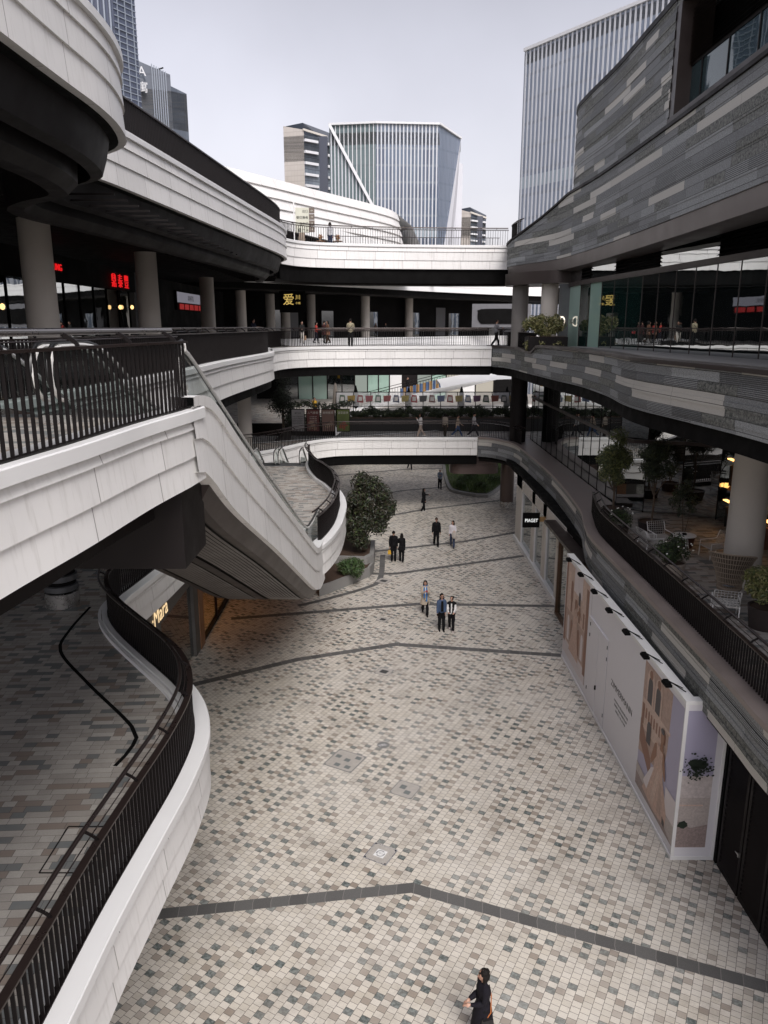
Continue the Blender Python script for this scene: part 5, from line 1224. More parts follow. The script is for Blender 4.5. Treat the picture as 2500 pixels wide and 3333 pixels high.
pot(10.75, 26.3, .42, .4, plain('red_brown_pot', (.05, .018, .015), .5), 'dark red pot of a thin sapling behind the round table')
t = thing('tree', 'thin dark sapling in the dark red pot', 'tree', (10.75, 26.3, L2 + .36)); leaves(M(), clumps((10.75, 26.3, 7.2), .5, .8, 14, .25, 33), 1100, .10, 24, 3, .2).build('crown', [LEAF_D, LEAF_M, LEAF_D], t, False); limbs(M(), (10.75, 26.3, 5.6), [(10.5, 26.3, 7.4), (11, 26.2, 7.2), (10.8, 26.5, 7.8)], .02, 6).build('trunk', BARK, t)
pot(9.4, 30.3, .45, .5, POTM, 'dark pot behind the start of the right terrace railing')
t = thing('tree', 'bushy light green tree at the start of the right terrace railing', 'tree', (9.4, 30.3, L2 + .45)); bl = clumps((9.35, 30.3, 7.8), .65, 1.1, 34, .32, 35)
leaves(M(), bl, 6500, .11, 25, 3, .42).build('crown', [LEAF_M, LEAF_L, LEAF_D], t, False); m = M(); m.tube([(9.4, 30.3, 5.7), (9.4, 30.3, 6.6)], [.05, .04], 8); limbs(m, (9.4, 30.3, 6.4), [b[:3] for b in bl[:10]], .025, 5); m.build('trunk', BARK, t)
def flowerbush(x, y, zc, r, label, n, seed, mats=None, fl=10, leaf=.10):
    t = thing('shrub', label, 'shrub', (x, y, zc - r)); leaves(M(), clumps((x, y, zc), r * .7, r * .55, 14, r * .45, seed), n, leaf, seed, 3, .25).build('foliage', mats or [LEAF_D, LEAF_M, LEAF_G], t, False)
    if fl:
        R = random.Random(seed)
        for k in range(fl):
            a = R.uniform(0, 2 * pi); e = R.uniform(-.1, 1.2); M().ell((x + r * cos(a) * cos(e), y + r * sin(a) * cos(e), zc + r * .8 * sin(e)), (.028, .028, .024), 0, 8, 5).build('flower', FLOWER, t)
    return t
pot(8.75, 27.3, .35, .45, POTM, 'dark pot close behind the right railing under a white flowered bush'); flowerbush(8.75, 27.3, 6.15, .5, 'small dark bush with tiny white flowers, far along the right railing', 1500, 51)
pot(9.05, 22.7, .38, .55, POTB, 'beige round pot behind the middle of the right railing'); flowerbush(9.05, 22.7, 6.25, .55, 'dark leafy bush with white flowers in the beige pot', 1800, 52, fl=14)
pot(10.0, 18.7, .45, .6, POTM, 'big dark pot behind the right railing at the frame edge'); flowerbush(10.0, 18.7, 6.55, .68, 'big pale green variegated bush at the right frame edge behind the railing', 3800, 53, [LEAF_L, LEAF_Y, LEAF_M], 0, .13)
# terrace furniture
t = thing('round_table', 'small round white table on the right terrace in front of the red pot', 'table', (10.35, 25.2, L2))
M().lathe((10.35, 25.2, L2), [(.01, .7), (.38, .7), (.39, .715), (.38, .73), (.01, .73)], 32).build('tabletop', WHITEPAINT, t)
for k in range(3): a = 2 * pi * k / 3 + .5; m = M(); m.tube([(10.35 + .12 * cos(a), 25.2 + .12 * sin(a), L2 + .7), (10.35 + .32 * cos(a), 25.2 + .32 * sin(a), L2)], [.022, .014], 8); m.build('leg', WHITEPAINT, t)
tag(M().box(10.28, 25.14, L2 + .732, 10.4, 25.26, L2 + .79).build('ashtray', BLACK), 'small black square ashtray on the white round table', 'ashtray')
LATT = plain('woven_white', (.42, .41, .39), .7, var=.3, sc=60)
def mesh_chair(x, y, rz, label, cushion=True):
    t = thing('lounge_chair', label, 'chair', (x, y, L2), rz, None, False); w = .33
    for sx in (-1, 1):
        for a, b in (((sx * w, -.32, 0), (sx * w, -.3, .55)), ((sx * w, .34, 0), (sx * w, .3, .42))): M().tube([a, b], .016, 8).build('leg', WHITEPAINT, t)
        M().tube([(sx * w, -.3, .55), (sx * w, .3, .57), (sx * w, .42, .85)], .016, 8).build('arm', WHITEPAINT, t)
    M().box(-w, -.32, .36, w, .3, .4).build('seat', LATT, t, False)
    m = M(); 
    for k in range(9): u = -w + 2 * w * k / 8; m.tube([(u, .3, .4), (u, .42, .86)], .008, 6)
    for k in range(7): v = k / 6; m.tube([(-w, .3 + .12 * v, .4 + .46 * v), (w, .3 + .12 * v, .4 + .46 * v)], .008, 6)
    m.build('backrest', LATT, t)
    if cushion:
        m = M(); m.ell((0, .2, .58), (.27, .09, .2), 0, 16, 10, Matrix.Rotation(-.3, 3, 'X')); tag(m.build('cushion', plain('patterned_cushion', (.6, .58, .55), .85, var=.2, sc=20)), None, None).parent = t
    return t
mesh_chair(9.35, 25.6, radians(100), 'white woven lounge chair with pale cushion, behind the railing left of the table')
mesh_chair(9.9, 26.2, radians(10), 'white lattice lounge chair facing the viewer, beside the round table', False)
mesh_chair(11.3, 25.0, radians(-80), 'white framed lounge chair in the shade left of the broad column', False)
mesh_chair(9.3, 19.5, radians(160), 'white slatted chair at the foot of the wicker chair, half hidden by the railing', False)
WICK = plain('grey_wicker', (.26, .21, .16), .8, var=.4, sc=40); WICKD = plain('dark_wicker', (.08, .062, .046), .85, var=.6, sc=60)
t = thing('wicker_chair', 'tall peacock style wicker chair with flared back before the broad column', 'chair', (9.95, 20.75, L2), radians(150), None, False)
m = M(); NS = 26
def wpt(a, k): 
    h = k; r = .30 + .30 * h ** 1.5; return (r * sin(a) * (1.05), .05 + r * cos(a) * .62, .42 + 1.05 * h - .35 * h * abs(sin(a * .5)) ** 4)
for i in range(NS + 1):
    a = -1.75 + 3.5 * i / NS; m.tube([wpt(a, k / 7) for k in range(8)], .0105, 5)
for k in (0, 1, 2, 3, 4, 5, 6, 7): m.tube([wpt(-1.75 + 3.5 * i / NS, k / 7) for i in range(NS + 1)], .013 if k < 7 else .024, 6)
m.build('backrest', WICK, t)
m = M()
vs = []
for i in range(NS + 1):
    for k in range(8): q = Vector(wpt(-1.75 + 3.5 * i / NS, k / 7)); vs.append(q * 1.0)
sh_ = M(); sh_.add(vs, [(i * 8 + k, i * 8 + k + 1, i * 8 + k + 9, i * 8 + k + 8) for i in range(NS) for k in range(7) ]); sh_.build('weave', WICKD, t)
m = M(); m.lathe((0, .05, 0), [(.02, .40), (.34, .40), (.35, .43), (.02, .44)], 24); m.build('seat', WICK, t)
m = M()
for i in range(18): a = 2 * pi * i / 18; m.tube([(.34 * cos(a), .05 + .34 * sin(a), .41), (.22 * cos(a), .05 + .22 * sin(a), .22), (.33 * cos(a), .05 + .33 * sin(a), .01)], .009, 5)
for z, r in ((.02, .33), (.12, .26), (.22, .22), (.32, .27)): m.tube([(r * cos(2 * pi * i / 20), .05 + r * sin(2 * pi * i / 20), z) for i in range(21)], .01, 5)
m.build('base', WICK, t)
m = M(); m.ell((0, .02, .5), (.28, .26, .07), 0, 16, 8); m.build('cushion', GREYMET, t)
# clothes rails glowing inside the right shop
for k, (z, y0, y1, l) in enumerate([(8.0, 25.0, 28.5, 'upper clothes rail with warm lit garments inside the dark shop on the right'), (6.4, 25.0, 28.5, 'lower clothes rail with warm lit garments inside the dark shop on the right')]):
    t = thing('clothes_rail', l, 'clothes rail', (13.2, 26.5, z - 1)); M().tube([(13.25, y0, z), (13.25, y1, z)], .02, 6).build('rail', STEEL, t)
    for j in range(16):
        y = y0 + .1 + j * .21; m = M(); m.add([(13.4, y, z - .05), (13.1, y, z - .12), (13.1, y + .05, z - .9), (13.42, y + .05, z - .9), (13.4, y + .1, z - .05), (13.1, y + .1, z - .12)], [(0, 1, 2, 3), (4, 5, 2, 3), (0, 1, 5, 4)]); m.build('garment', [plain('garment', (.12, .05, .03), .8), plain('garment', (.03, .03, .03), .8)][j % 2], t, False)
    m = M(); m.box(13.05, y0, z + .1, 13.2, y1, z + .14); m.build('lamp_strip', emit('shelf_lamp', (1, .5, .15), 1.6), t, False)

# ------------------------------------------------------------------ on the lowest bridge: posters, hedge, canopy
BRD = [('white notice board with small print, leftmost on the lowest bridge', (.34, .33, .33), (.2, .2, .2)), ('dark red menu poster board on the lowest bridge', (.13, .035, .03), (.3, .18, .12)), ('brown food poster board on the lowest bridge', (.20, .12, .095), (.35, .25, .19)), ('bright green menu poster board on the lowest bridge', (.14, .18, .045), (.3, .08, .04))]
for k, (l, c, c2) in enumerate(BRD):
    x = -6.9 + k * 1.12; t = thing('poster_board', l, 'poster board', (x + .5, 56.5, L2)); m = M(); m.box(x, 56.5, L2 + .05, x + 1.0, 56.6, L2 + 1.75); m.build('board', BLACK, t, False)
    P = Print('y', 56.5); pm = plain('poster', c, .5, var=.25, sc=3); p2 = plain('poster_detail', c2, .5, var=.4, sc=5); P.r(pm, x + .04, L2 + .1, x + .96, L2 + 1.7)
    R = random.Random(k)
    if k: 
        for j in range(5): P.e(p2, x + R.uniform(.25, .75), L2 + R.uniform(.3, .8), R.uniform(.1, .22), R.uniform(.08, .16), 12, .2, j)
    P.done('print', t); s = ['餐厅公告', '人气套餐', '美味推荐', '菠菜面条'][k]
    text('lettering', s, .2 if k else .12, plain('poster_white', (.7, .68, .6), .5) if k else BLK, (x + .5, 56.49, L2 + 1.4), FACE_S, t, .001)
    if k in (0, 1):
        for j in range(5): text('lettering', '本店营业时间请留意告示' if k == 0 else '工作日套餐 ¥288', .075, BLK if k == 0 else plain('poster_white2', (.7, .68, .6), .5), (x + .5, 56.49, L2 + 1.15 - j * .13), FACE_S, t, .001)
t = thing('planter_wall', 'long dark planter wall holding the hedge on the lowest bridge', 'planter', (4, 57.5, L2)); m = M(); m.box(-2.6, 57.2, L2, 12, 58.6, L2 + .95); m.build('wall', plain('speckled_dark', (.018, .018, .018), .6, var=.6, sc=40), t, False); m = M(); m.box(-2.5, 57.3, L2 + .94, 11.9, 58.5, L2 + .98); m.build('soil', SOIL, t, False)
t = thing('hedge', 'long dark leafy hedge behind the railing of the lowest bridge', 'hedge', (4, 57.8, L2 + .95)); bl = []
R = random.Random(9)
for k in range(60): x = -2.4 + 14.2 * k / 59; bl += [(x, 57.9 + R.uniform(-.3, .3), L2 + 1.15 + R.uniform(0, .45), R.uniform(.22, .42))]
leaves(M(), bl, 9000, .2, 61, 3, .15).build('foliage', [LEAF_D, LEAF_M, LEAF_D], t, False)
t = thing('hedge', 'low dark planting behind the poster boards on the lowest bridge', 'hedge', (-4.7, 58, L2)); leaves(M(), [(-7 + k * .3, 57.9 + R.uniform(-.2, .2), L2 + 1.75 + R.uniform(-.1, .35), .32) for k in range(16)] + [(-7 + k * .5, 57.9, L2 + .8, .6) for k in range(10)], 2600, .22, 62, 3, .12).build('foliage', [LEAF_D, LEAF_M, LEAF_D], t, False)
t = thing('tree', 'tall black silhouetted conical evergreen at the left end of the lowest bridge', 'tree', (-7.6, 58, L2)); leaves(M(), clumps((-7.7, 58, 7.6), .7, 2.2, 34, .5, 71), 4200, .17, 63, 3, .08).build('crown', [plain('leaf_black', (.008, .010, .007), .7), LEAF_D, LEAF_D], t, False); M().tube([(-7.7, 58, L2), (-7.7, 58, 7)], .1, 8).build('trunk', BARK, t)
def m_banner():
    t = NT('frosted_screen'); tr = t.n('ShaderNodeBsdfTransparent'); tr.inputs[0].default_value = (.9, .9, .9, 1); df = t.n('ShaderNodeBsdfDiffuse'); df.inputs[0].default_value = (.6, .6, .6, 1)
    mx = t.n('ShaderNodeMixShader'); mx.inputs[0].default_value = .4; t.t.links.new(tr.outputs[0], mx.inputs[1]); t.t.links.new(df.outputs[0], mx.inputs[2]); return t.done(mx.outputs[0])
t = thing('glazed_canopy', 'curved frosted canopy hung with small coloured posters above the hedge', 'canopy', (3.5, 60, L2)); FRO = m_banner()
def arcp(x): return [(x, 59.6 - .5 * sin(q), 6.95 + .98 * (1 - cos(q)) + 0 * x) for q in [pi / 2 * k / 6 for k in range(7)]]
def arcp(x): return [(x, 59.5 + .75 * (k / 6) ** 2.2, 6.95 + 1.02 * k / 6) for k in range(7)]
fm = M()
for k in range(12):
    x = -3.75 + k * 1.36
    fm.tube(arcp(x), .03, 6); fm.bar((x, 59.5, L2), (x, 59.5, 6.95), .06, .06)
    if k < 11:
        m = M(); A, B = arcp(x + .03), arcp(x + 1.33); vs = []
        for a, b in zip(A, B): vs += [a, b]
        m.add(vs, [(2 * i, 2 * i + 1, 2 * i + 3, 2 * i + 2) for i in range(6)]); m.build('panel', FRO, t)
fm.bar((-3.8, 59.5, 6.94), (11.3, 59.5, 6.94), .05, .05); fm.bar((-3.8, 60.25, 7.98), (11.3, 60.25, 7.98), .06, .06); fm.build('frame', BLACK, t, False)
BC = [(.10, .18, .12), (.45, .30, .05), (.40, .08, .08), (.42, .10, .12), (.12, .22, .16), (.42, .10, .10), (.10, .12, .22), (.45, .36, .10), (.45, .06, .07), (.08, .08, .09), (.30, .14, .14), (.12, .16, .30), (.40, .10, .10), (.48, .38, .14), (.16, .24, .40), (.24, .12, .22), (.12, .20, .15), (.45, .14, .10), (.15, .17, .17), (.4, .3, .1), (.12, .2, .3)]
PN = ['dark green', 'amber yellow', 'crimson', 'rose red', 'sage green', 'brick red', 'navy', 'gold', 'scarlet', 'black', 'dusty rose', 'indigo', 'tomato red', 'pale yellow', 'sky blue', 'plum', 'forest green', 'orange red', 'charcoal', 'ochre', 'steel blue']
OR = ['first', 'second', 'third', 'fourth', 'fifth', 'sixth', 'seventh', 'eighth', 'ninth', 'tenth', 'eleventh', 'twelfth', 'thirteenth', 'fourteenth', 'fifteenth', 'sixteenth', 'seventeenth', 'eighteenth', 'nineteenth', 'twentieth', 'twenty-first']
for k in range(21):
    x = -3.5 + k * .7; tl = .06 * (-1) ** k
    m = M(); m.add([(x, 59.52, 7.28), (x + .5, 59.52, 7.28 - tl), (x + .5 - tl, 59.62, 7.78), (x + tl, 59.62, 7.78 + tl * .5)], [(0, 1, 2, 3)], 0)
    m.add([(x + .1, 59.505, 7.36), (x + .4, 59.505, 7.36), (x + .38, 59.58, 7.68), (x + .12, 59.58, 7.68)], [(0, 1, 2, 3)], 1)
    tag(m.build('poster', [plain('poster_' + PN[k].replace(' ', '_'), mul(BC[k], .48), .6), plain('poster_inner', mul(BC[k], .4) if k % 2 else (.4, .38, .36), .6, var=.6, sc=20)], None, False), PN[k] + ' poster hanging from the frosted canopy, ' + OR[k] + ' from the left', 'poster', 'small posters on the canopy')
for k, (x, y, z0, z1, l, mt) in enumerate([(-3.9, 61.5, 5.3, 8.6, 'beige closed parasol at the left end of the poster canopy', plain('beige_canvas', (.25, .22, .19), .8)), (-2.3, 62.2, 5.3, 8.35, 'black closed parasol behind the left canopy panels', BLACK), (2.0, 62.2, 5.3, 8.2, 'black closed parasol behind the middle of the canopy', BLACK), (6.3, 62.2, 5.3, 8.25, 'black closed parasol right of the canopy middle', BLACK), (10.0, 62.2, 5.3, 8.25, 'black closed parasol at the right end of the canopy', BLACK)]):
    t = thing('parasol', l, 'parasol', (x, y, z0), 0, 'closed parasols behind the canopy'); M().tube([(x, y, z0), (x, y, z1)], .03, 8).build('pole', BLACK, t)
    m = M(); m.lathe((x, y, z0), [(.05, 1.2), (.27, 1.35), (.24, 2.0), (.17, z1 - z0 - .5), (.05, z1 - z0)], 9); m.build('canopy', mt, t)
# top bridge: guide post, parasol, table and chairs
t = thing('guide_sign', 'cream direction sign with brown arrow tabs on a white post by the topmost bridge', 'sign', (-5.55, 53.4, L4))
M().tube([(-5.95, 53.4, L4), (-5.95, 53.4, 20.95)], .05, 10).build('post', WHITEPAINT, t)
SGN = plain('sign_cream', (.55, .55, .46), .5); SGB = plain('sign_brown', (.14, .11, .09), .5)
m = M(); m.box(-5.85, 53.32, 19.05, -4.95, 53.45, 20.6); m.build('panel', SGN, t, False)
m = M()
for k in range(4): m.box(-4.95, 53.31, 19.08 + k * .39, -4.6, 53.46, 19.42 + k * .39)
m.build('arrow_tab', SGB, t, False)
for k, s in enumerate(['出口', '餐饮美食', '卫生间', '♿ ↑ →']): text('lettering', s, .2, BLK, (-5.0, 53.31, 20.3 - k * .39), FACE_S, t, .001, 'RIGHT')
for k in range(4): text('arrow', '→', .2, SGN, (-4.78, 53.305, 19.18 + k * .39), FACE_S, t, .001)
t = thing('parasol', 'closed beige parasol at the left end of the topmost bridge', 'parasol', (-5.7, 55.6, L4)); M().tube([(-5.7, 55.6, L4), (-5.7, 55.6, 20.0)], .03, 8).build('pole', WOOD, t); M().lathe((-5.7, 55.6, L4), [(.04, .4), (.24, .5), (.26, .9), (.14, 1.7), (.03, 1.95)], 9).build('canopy', plain('tan_canvas', (.36, .29, .23), .8), t)
TBL = 'cafe tables on the topmost deck'
for k, (x, l) in enumerate([(-4.4, 'small cafe table with orange pot plant on the topmost bridge, left'), (-3.2, 'small cafe table with dry twigs pot on the topmost bridge, right')]):
    t = thing('cafe_table', l, 'table', (x, 55.5, L4), 0, TBL); M().lathe((x, 55.5, L4), [(.02, .7), (.35, .7), (.35, .73), (.02, .73)], 20).build('tabletop', WOOD, t); M().tube([(x, 55.5, L4), (x, 55.5, L4 + .7)], .03, 8).build('leg', BLACK, t)
    t = thing('pot_plant', ['orange leaved pot plant on the left cafe table', 'dry twig pot plant on the right cafe table'][k], 'pot plant', (x, 55.5, L4 + .73)); M().lathe((x, 55.5, L4 + .73), [(.07, 0), (.1, .14)], 12).build('pot', POTB, t); leaves(M(), [(x, 55.5, L4 + 1.0, .2)], 120, .12, k, 2, .4).build('foliage', [plain('leaf_orange', (.4, .16, .05), .6), plain('leaf_tan', (.35, .25, .15), .6)], t, False)
m = M()
# covers on the deck at lower left
t = thing('floor_hatch', 'square hatch outlined in the grey stone strips of the lower left deck', 'hatch', (-4.55, 10.0, L2))
m = M()
for a, b in (((-5.0, 9.45), (-4.3, 9.45)), ((-5.0, 10.5), (-4.3, 10.5)), ((-5.0, 9.45), (-5.0, 10.5)), ((-4.3, 9.45), (-4.3, 10.5))): m.bar((a[0], a[1], L2 + .004), (b[0], b[1], L2 + .004), .02, .006)
m.build('frame', BRONZE, t, False)
m = M(); m.box(-4.98, 9.47, L2 + .002, -4.32, 10.48, L2 + .005); m.build('plate', PLANK, t, False)
t = thing('floor_groove', 'curved dark drainage groove crossing the lower left deck', 'drain', (-6.5, 14, L2)); m = M(); m.sweep(spl([(-8.3, 20.2), (-8.2, 18.5), (-7.9, 17.2), (-6.6, 15.5), (-5.0, 13.6), (-4.75, 12.9), (-4.85, 12.2)], .3), [(-.04, L2 + .004), (.04, L2 + .004)]); m.build('groove', BLACK, t, False)
# ------------------------------------------------------------------ people
from mathutils import noise as mnoise
def remesh(mb, vox, name, mat, sm=2, fold=None):
    me = mb.mesh('tmp', mat, False); o = bpy.data.objects.new('tmp', me); COL.objects.link(o)
    r = o.modifiers.new('r', 'REMESH'); r.mode = 'VOXEL'; r.voxel_size = vox
    s = o.modifiers.new('s', 'SMOOTH'); s.factor = .5; s.iterations = sm
    dg = bpy.context.evaluated_depsgraph_get(); dg.update()
    out = bpy.data.meshes.new_from_object(o.evaluated_get(dg)); out.name = name
    out.materials.clear(); out.materials.append(mat); out.polygons.foreach_set('use_smooth', [True] * len(out.polygons))
    bpy.data.objects.remove(o); bpy.data.meshes.remove(me)
    if fold:
        amp, fr = fold; nz = [v.normal.copy() for v in out.vertices]
        for v, n_ in zip(out.vertices, nz): v.co += n_ * amp * (mnoise.noise(Vector((v.co.x * fr, v.co.y * fr, v.co.z * fr * .55)) + Vector((len(out.vertices) * .37, 0, 0))))
    return out
SKIN = plain('skin', (.42, .24, .17), .55, var=.08, sc=8); HAIR = plain('dark_hair', (.009, .007, .006), .7, 0, .2, .3, 20); EYE = plain('dark_eye', (.01, .01, .01), .3); LIP = plain('lips', (.28, .09, .08), .5)
def cloth(n, c, v=.12): return plain(n, c, .85, 0, .2, v, 6)
def person(label, x, y, z, rz, h=1.68, top=(.01, .01, .01), legs=(.008, .008, .009), shoes=(.01, .01, .01), hair='short', stride=.0, armL=(0, 8, 10), armR=(0, 8, 10), coat=0., skirt=False, fem=True, vest=None, extra=None, group=None, headturn=0., lean=0., sleeves=True, sung=False, vox=.013, face=True):
    """faces -y at rz = 0.  arm = (forward swing, out, elbow bend) in degrees"""
    k = h / 1.72; t = thing('person', label, 'person', (x, y, z), rz, group, False)
    sw = .15 if fem else .175; hw = .085
    V = Vector
    def sc(p): return (p[0] * k, p[1] * k, p[2] * k)
    legsj = []
    for s in (-1, 1):
        a = stride * s; hip = V((s * hw, 0, .90)); kn = hip + V((s * .005, -.43 * sin(a) - .02 * (abs(stride) > 0), -.43 * cos(a)))
        b = a - (.35 if (a < -.05) else 0.); an = kn + V((0, -.41 * sin(b), -.41 * cos(b))); legsj.append((hip, kn, an, b))
    low = min(j[2].z for j in legsj) - .075
    dz = -low
    lv = V((0, -lean, 0))
    def up(p): q = V(p); return V((q.x, q.y - lean * max(0, q.z - .9) , q.z))
    arms = []
    for s, (fw, ou, el) in ((-1, armR), (1, armL)):
        sh = up((s * sw, 0, 1.365)); f, o_, e = radians(fw), radians(ou * .55), radians(el)
        d1 = V((s * sin(o_), -sin(f) * cos(o_), -cos(f) * cos(o_))); elb = sh + d1 * .28
        d2 = V((s * sin(o_) * (1 - min(1, el / 90.)) - s * .45 * min(1, el / 90.), -sin(f + e), -cos(f + e))).normalized(); wr = elb + d2 * .24; arms.append((s, sh, elb, wr, d2))
    off = V((0, 0, dz))
    B = M()
    T = lambda p: sc(V(p) + off)
    head = up((0, -.015, 1.615)); Rt = Matrix.Rotation(headturn, 3, 'Z')
    H = lambda p: T(head + Rt @ V(p))
    B.ell(T(head), sc((.074, .092, .112)), 0, 16, 12, Rt); B.ell(H((0, -.03, -.06)), sc((.052, .058, .06))); B.caps(H((0, -.092, -.005)), .013 * k, H((0, -.104, -.028)), .016 * k)
    for s in (-1, 1): B.ell(H((s * .076, .005, -.005)), sc((.014, .024, .034)))
    B.caps(T(up((0, .01, 1.42))), .055 * k, T(up((0, 0, 1.56))), .05 * k)
    def torso(m, g):
        m.ell(T(up((0, 0, 1.27))), sc((.155 + g, .105 + g, .20)), 0, 16, 12); m.ell(T(up((0, 0, 1.08))), sc((.128 + g, .095 + g, .2)), 0, 16, 12)
        [m.caps(T(up((s_ * .03, .012, 1.43))), (.05 + g * .6) * k, T(up((s_ * (sw - .012), 0, 1.365))), (.05 + g) * k) for s_ in (-1, 1)]
    torso(B, 0); B.ell(T((0, 0, .93)), sc((.152, .112, .13)))
    for s, sh, elb, wr, d2 in arms:
        B.caps(T(sh), .048 * k, T(elb), .037 * k); B.caps(T(elb), .037 * k, T(wr), .025 * k)
        sd = d2.cross(V((0, 1, 0)) if abs(d2.y) < .8 else V((1, 0, 0))).normalized(); nn = sd.cross(d2)
        palm = wr + d2 * .05; B.ell(T(palm), sc((.028, .04, .05)), 0, 10, 8, d2.to_track_quat('Z', 'Y').to_matrix())
        for q in range(4):
            b0 = palm + d2 * .035 + nn * (.027 - q * .018); l_ = (.065, .075, .07, .055)[q]; mid = b0 + d2 * l_ * .55; B.caps(T(b0), .0105 * k, T(mid), .0095 * k, 6); B.caps(T(mid), .0095 * k, T(mid + (d2 - sd * s * .5).normalized() * l_ * .45), .008 * k, 6)
        B.caps(T(palm + nn * .03 - d2 * .02), .012 * k, T(palm + nn * .06 + d2 * .025), .0095 * k, 6)
    for s, (hip, kn, an, b) in zip((-1, 1), legsj):
        B.caps(T(hip), .078 * k, T(kn), .05 * k); B.caps(T(kn), .05 * k, T(an), .034 * k); B.caps(T(an + V((0, .02, -.03))), .036 * k, T(an + V((0, -.13, -.045))), .03 * k)
    body = bpy.data.objects.new('body', remesh(B, vox, 'body', SKIN)); COL.objects.link(body); body.parent = t
    def wear(name, mb, col, v=vox * 1.1, sm=2):
        o = bpy.data.objects.new(name, remesh(mb, v, name, cloth(name + '_cloth', col) if isinstance(col, tuple) else col, sm, (.022, 26) if name == 'hair' else ((.016, 11) if name != 'shoe' else None))); COL.objects.link(o); o.parent = t; return o
    m = M(); torso(m, .028)
    m.ell(T((0, 0, .94)), sc((.178, .132, .12)))
    if sleeves:
        for s, sh, elb, wr, d2 in arms: m.caps(T(sh), .07 * k, T(elb), .058 * k); m.caps(T(elb), .058 * k, T(elb + (wr - elb) * .92), .045 * k)
    if coat:
        m.lathe(sc(off), [(.17 * k, .98 * k), (.20 * k, (.98 - coat * .5) * k), (.235 * k, (.98 - coat) * k), (.21 * k, (.98 - coat) * k), (.16 * k, .97 * k)], 24, 0, 1, .8)
    wear('coat' if coat else 'top', m, top)
    if vest:
        m = M(); torso(m, .04); m.ell(T((0, 0, .97)), sc((.185, .14, .1))); wear('vest', m, vest)
    m = M(); m.ell(T((0, 0, .93)), sc((.163, .122, .13)))
    for hip, kn, an, b in legsj: m.caps(T(hip), .10 * k, T(kn), .075 * k); m.caps(T(kn), .075 * k, T(an + V((0, 0, .03))), .066 * k)
    wear('trousers', m, legs)
    if skirt:
        m = M(); m.lathe(sc(off), [(.15 * k, 1.0 * k), (.2 * k, .85 * k), (.26 * k, .4 * k), (.24 * k, .4 * k), (.13 * k, .99 * k)], 24, 0, 1, .85); m.build('skirt', cloth('skirt_cloth', top), t)
    for hip, kn, an, b in legsj:
        m = M(); m.caps(T(an + V((0, .03, -.028))), .045 * k, T(an + V((0, -.15, -.043))), .036 * k); wear('shoe', m, shoes)
    m = M(); m.ell(H((0, .018, .028)), sc((.086, .098, .1)), 0, 16, 12, Rt)
    if hair == 'long':
        m.ell(H((0, .06, -.08)), sc((.095, .06, .2)), 0, 14, 10, Rt); m.caps(H((-.075, .02, -.02)), .03 * k, H((-.085, .02, -.2)), .03 * k); m.caps(H((.075, .02, -.02)), .03 * k, H((.085, .02, -.2)), .03 * k)
    elif hair == 'bob':
        m.ell(H((0, .045, -.03)), sc((.098, .075, .13)), 0, 14, 10, Rt); m.caps(H((-.078, .0, 0)), .028 * k, H((-.082, .0, -.1)), .03 * k); m.caps(H((.078, .0, 0)), .028 * k, H((.082, .0, -.1)), .03 * k)
    elif hair == 'bun': m.ell(H((.02, .11, .05)), sc((.05, .05, .05)))
    # keep the face clear: shift hair volume back
    wear('hair', m, HAIR if hair != 'cap' else cloth('white_cap', (.6, .6, .6)), vox)
    if face:
        for s in (-1, 1): M().ell(H((s * .03, -.087, .012)), sc((.013, .006, .007)), 0, 8, 5, Rt).build('eye', EYE, t)
        M().ell(H((0, -.09, -.058)), sc((.02, .008, .007)), 0, 8, 5, Rt).build('mouth', LIP, t)
        if sung:
            m = M(); m.ell(H((-.034, -.094, .012)), sc((.031, .008, .024)), 0, 12, 6, Rt); m.ell(H((.034, -.094, .012)), sc((.031, .008, .024)), 0, 12, 6, Rt); m.caps(H((-.07, -.085, .016)), .004, H((.07, -.085, .016)), .004, 6); m.build('sunglasses', EYE, t)
    t['_arms'] = 0; del t['_arms']
    info = dict(t=t, T=T, arms={s: (sh, elb, wr, d2) for s, sh, elb, wr, d2 in arms}, k=k, up=up, H=H)
    return info
def held(name, label, cat, info, side, build, mats):
    """a separate thing held in the hand; build(M, grip) works in the person's own space"""
    sh, elb, wr, d2 = info['arms'][side]; grip = Vector(info['T'](wr + d2 * .09)); m = M(); build(m, grip)
    o = m.build(name, mats); o.location = info['t'].location; o.rotation_euler = info['t'].rotation_euler; tag(o, label, cat); return o
def bag(m, g, w=.13, h=.3, dp=.06):
    m.tube([g + Vector((-.05, 0, -.14)), g + Vector((-.03, 0, -.02)), g + Vector((.03, 0, -.02)), g + Vector((.05, 0, -.14))], .008, 6, 1)
    m.add([g + Vector(q) for q in ((-w, -dp, -.14 - h), (w, -dp, -.14 - h), (w, dp, -.14 - h), (-w, dp, -.14 - h), (-w * .9, -dp * .7, -.13), (w * .9, -dp * .7, -.13), (w * .9, dp * .7, -.13), (-w * .9, dp * .7, -.13))], [(0, 3, 2, 1), (4, 5, 6, 7), (0, 1, 5, 4), (1, 2, 6, 5), (2, 3, 7, 6), (3, 0, 4, 7)])
BLKC = (.006, .006, .007)
def phone(m, g): m.box(g.x - .04, g.y - .06, g.z - .01, g.x + .04, g.y + .02, g.z + .06)
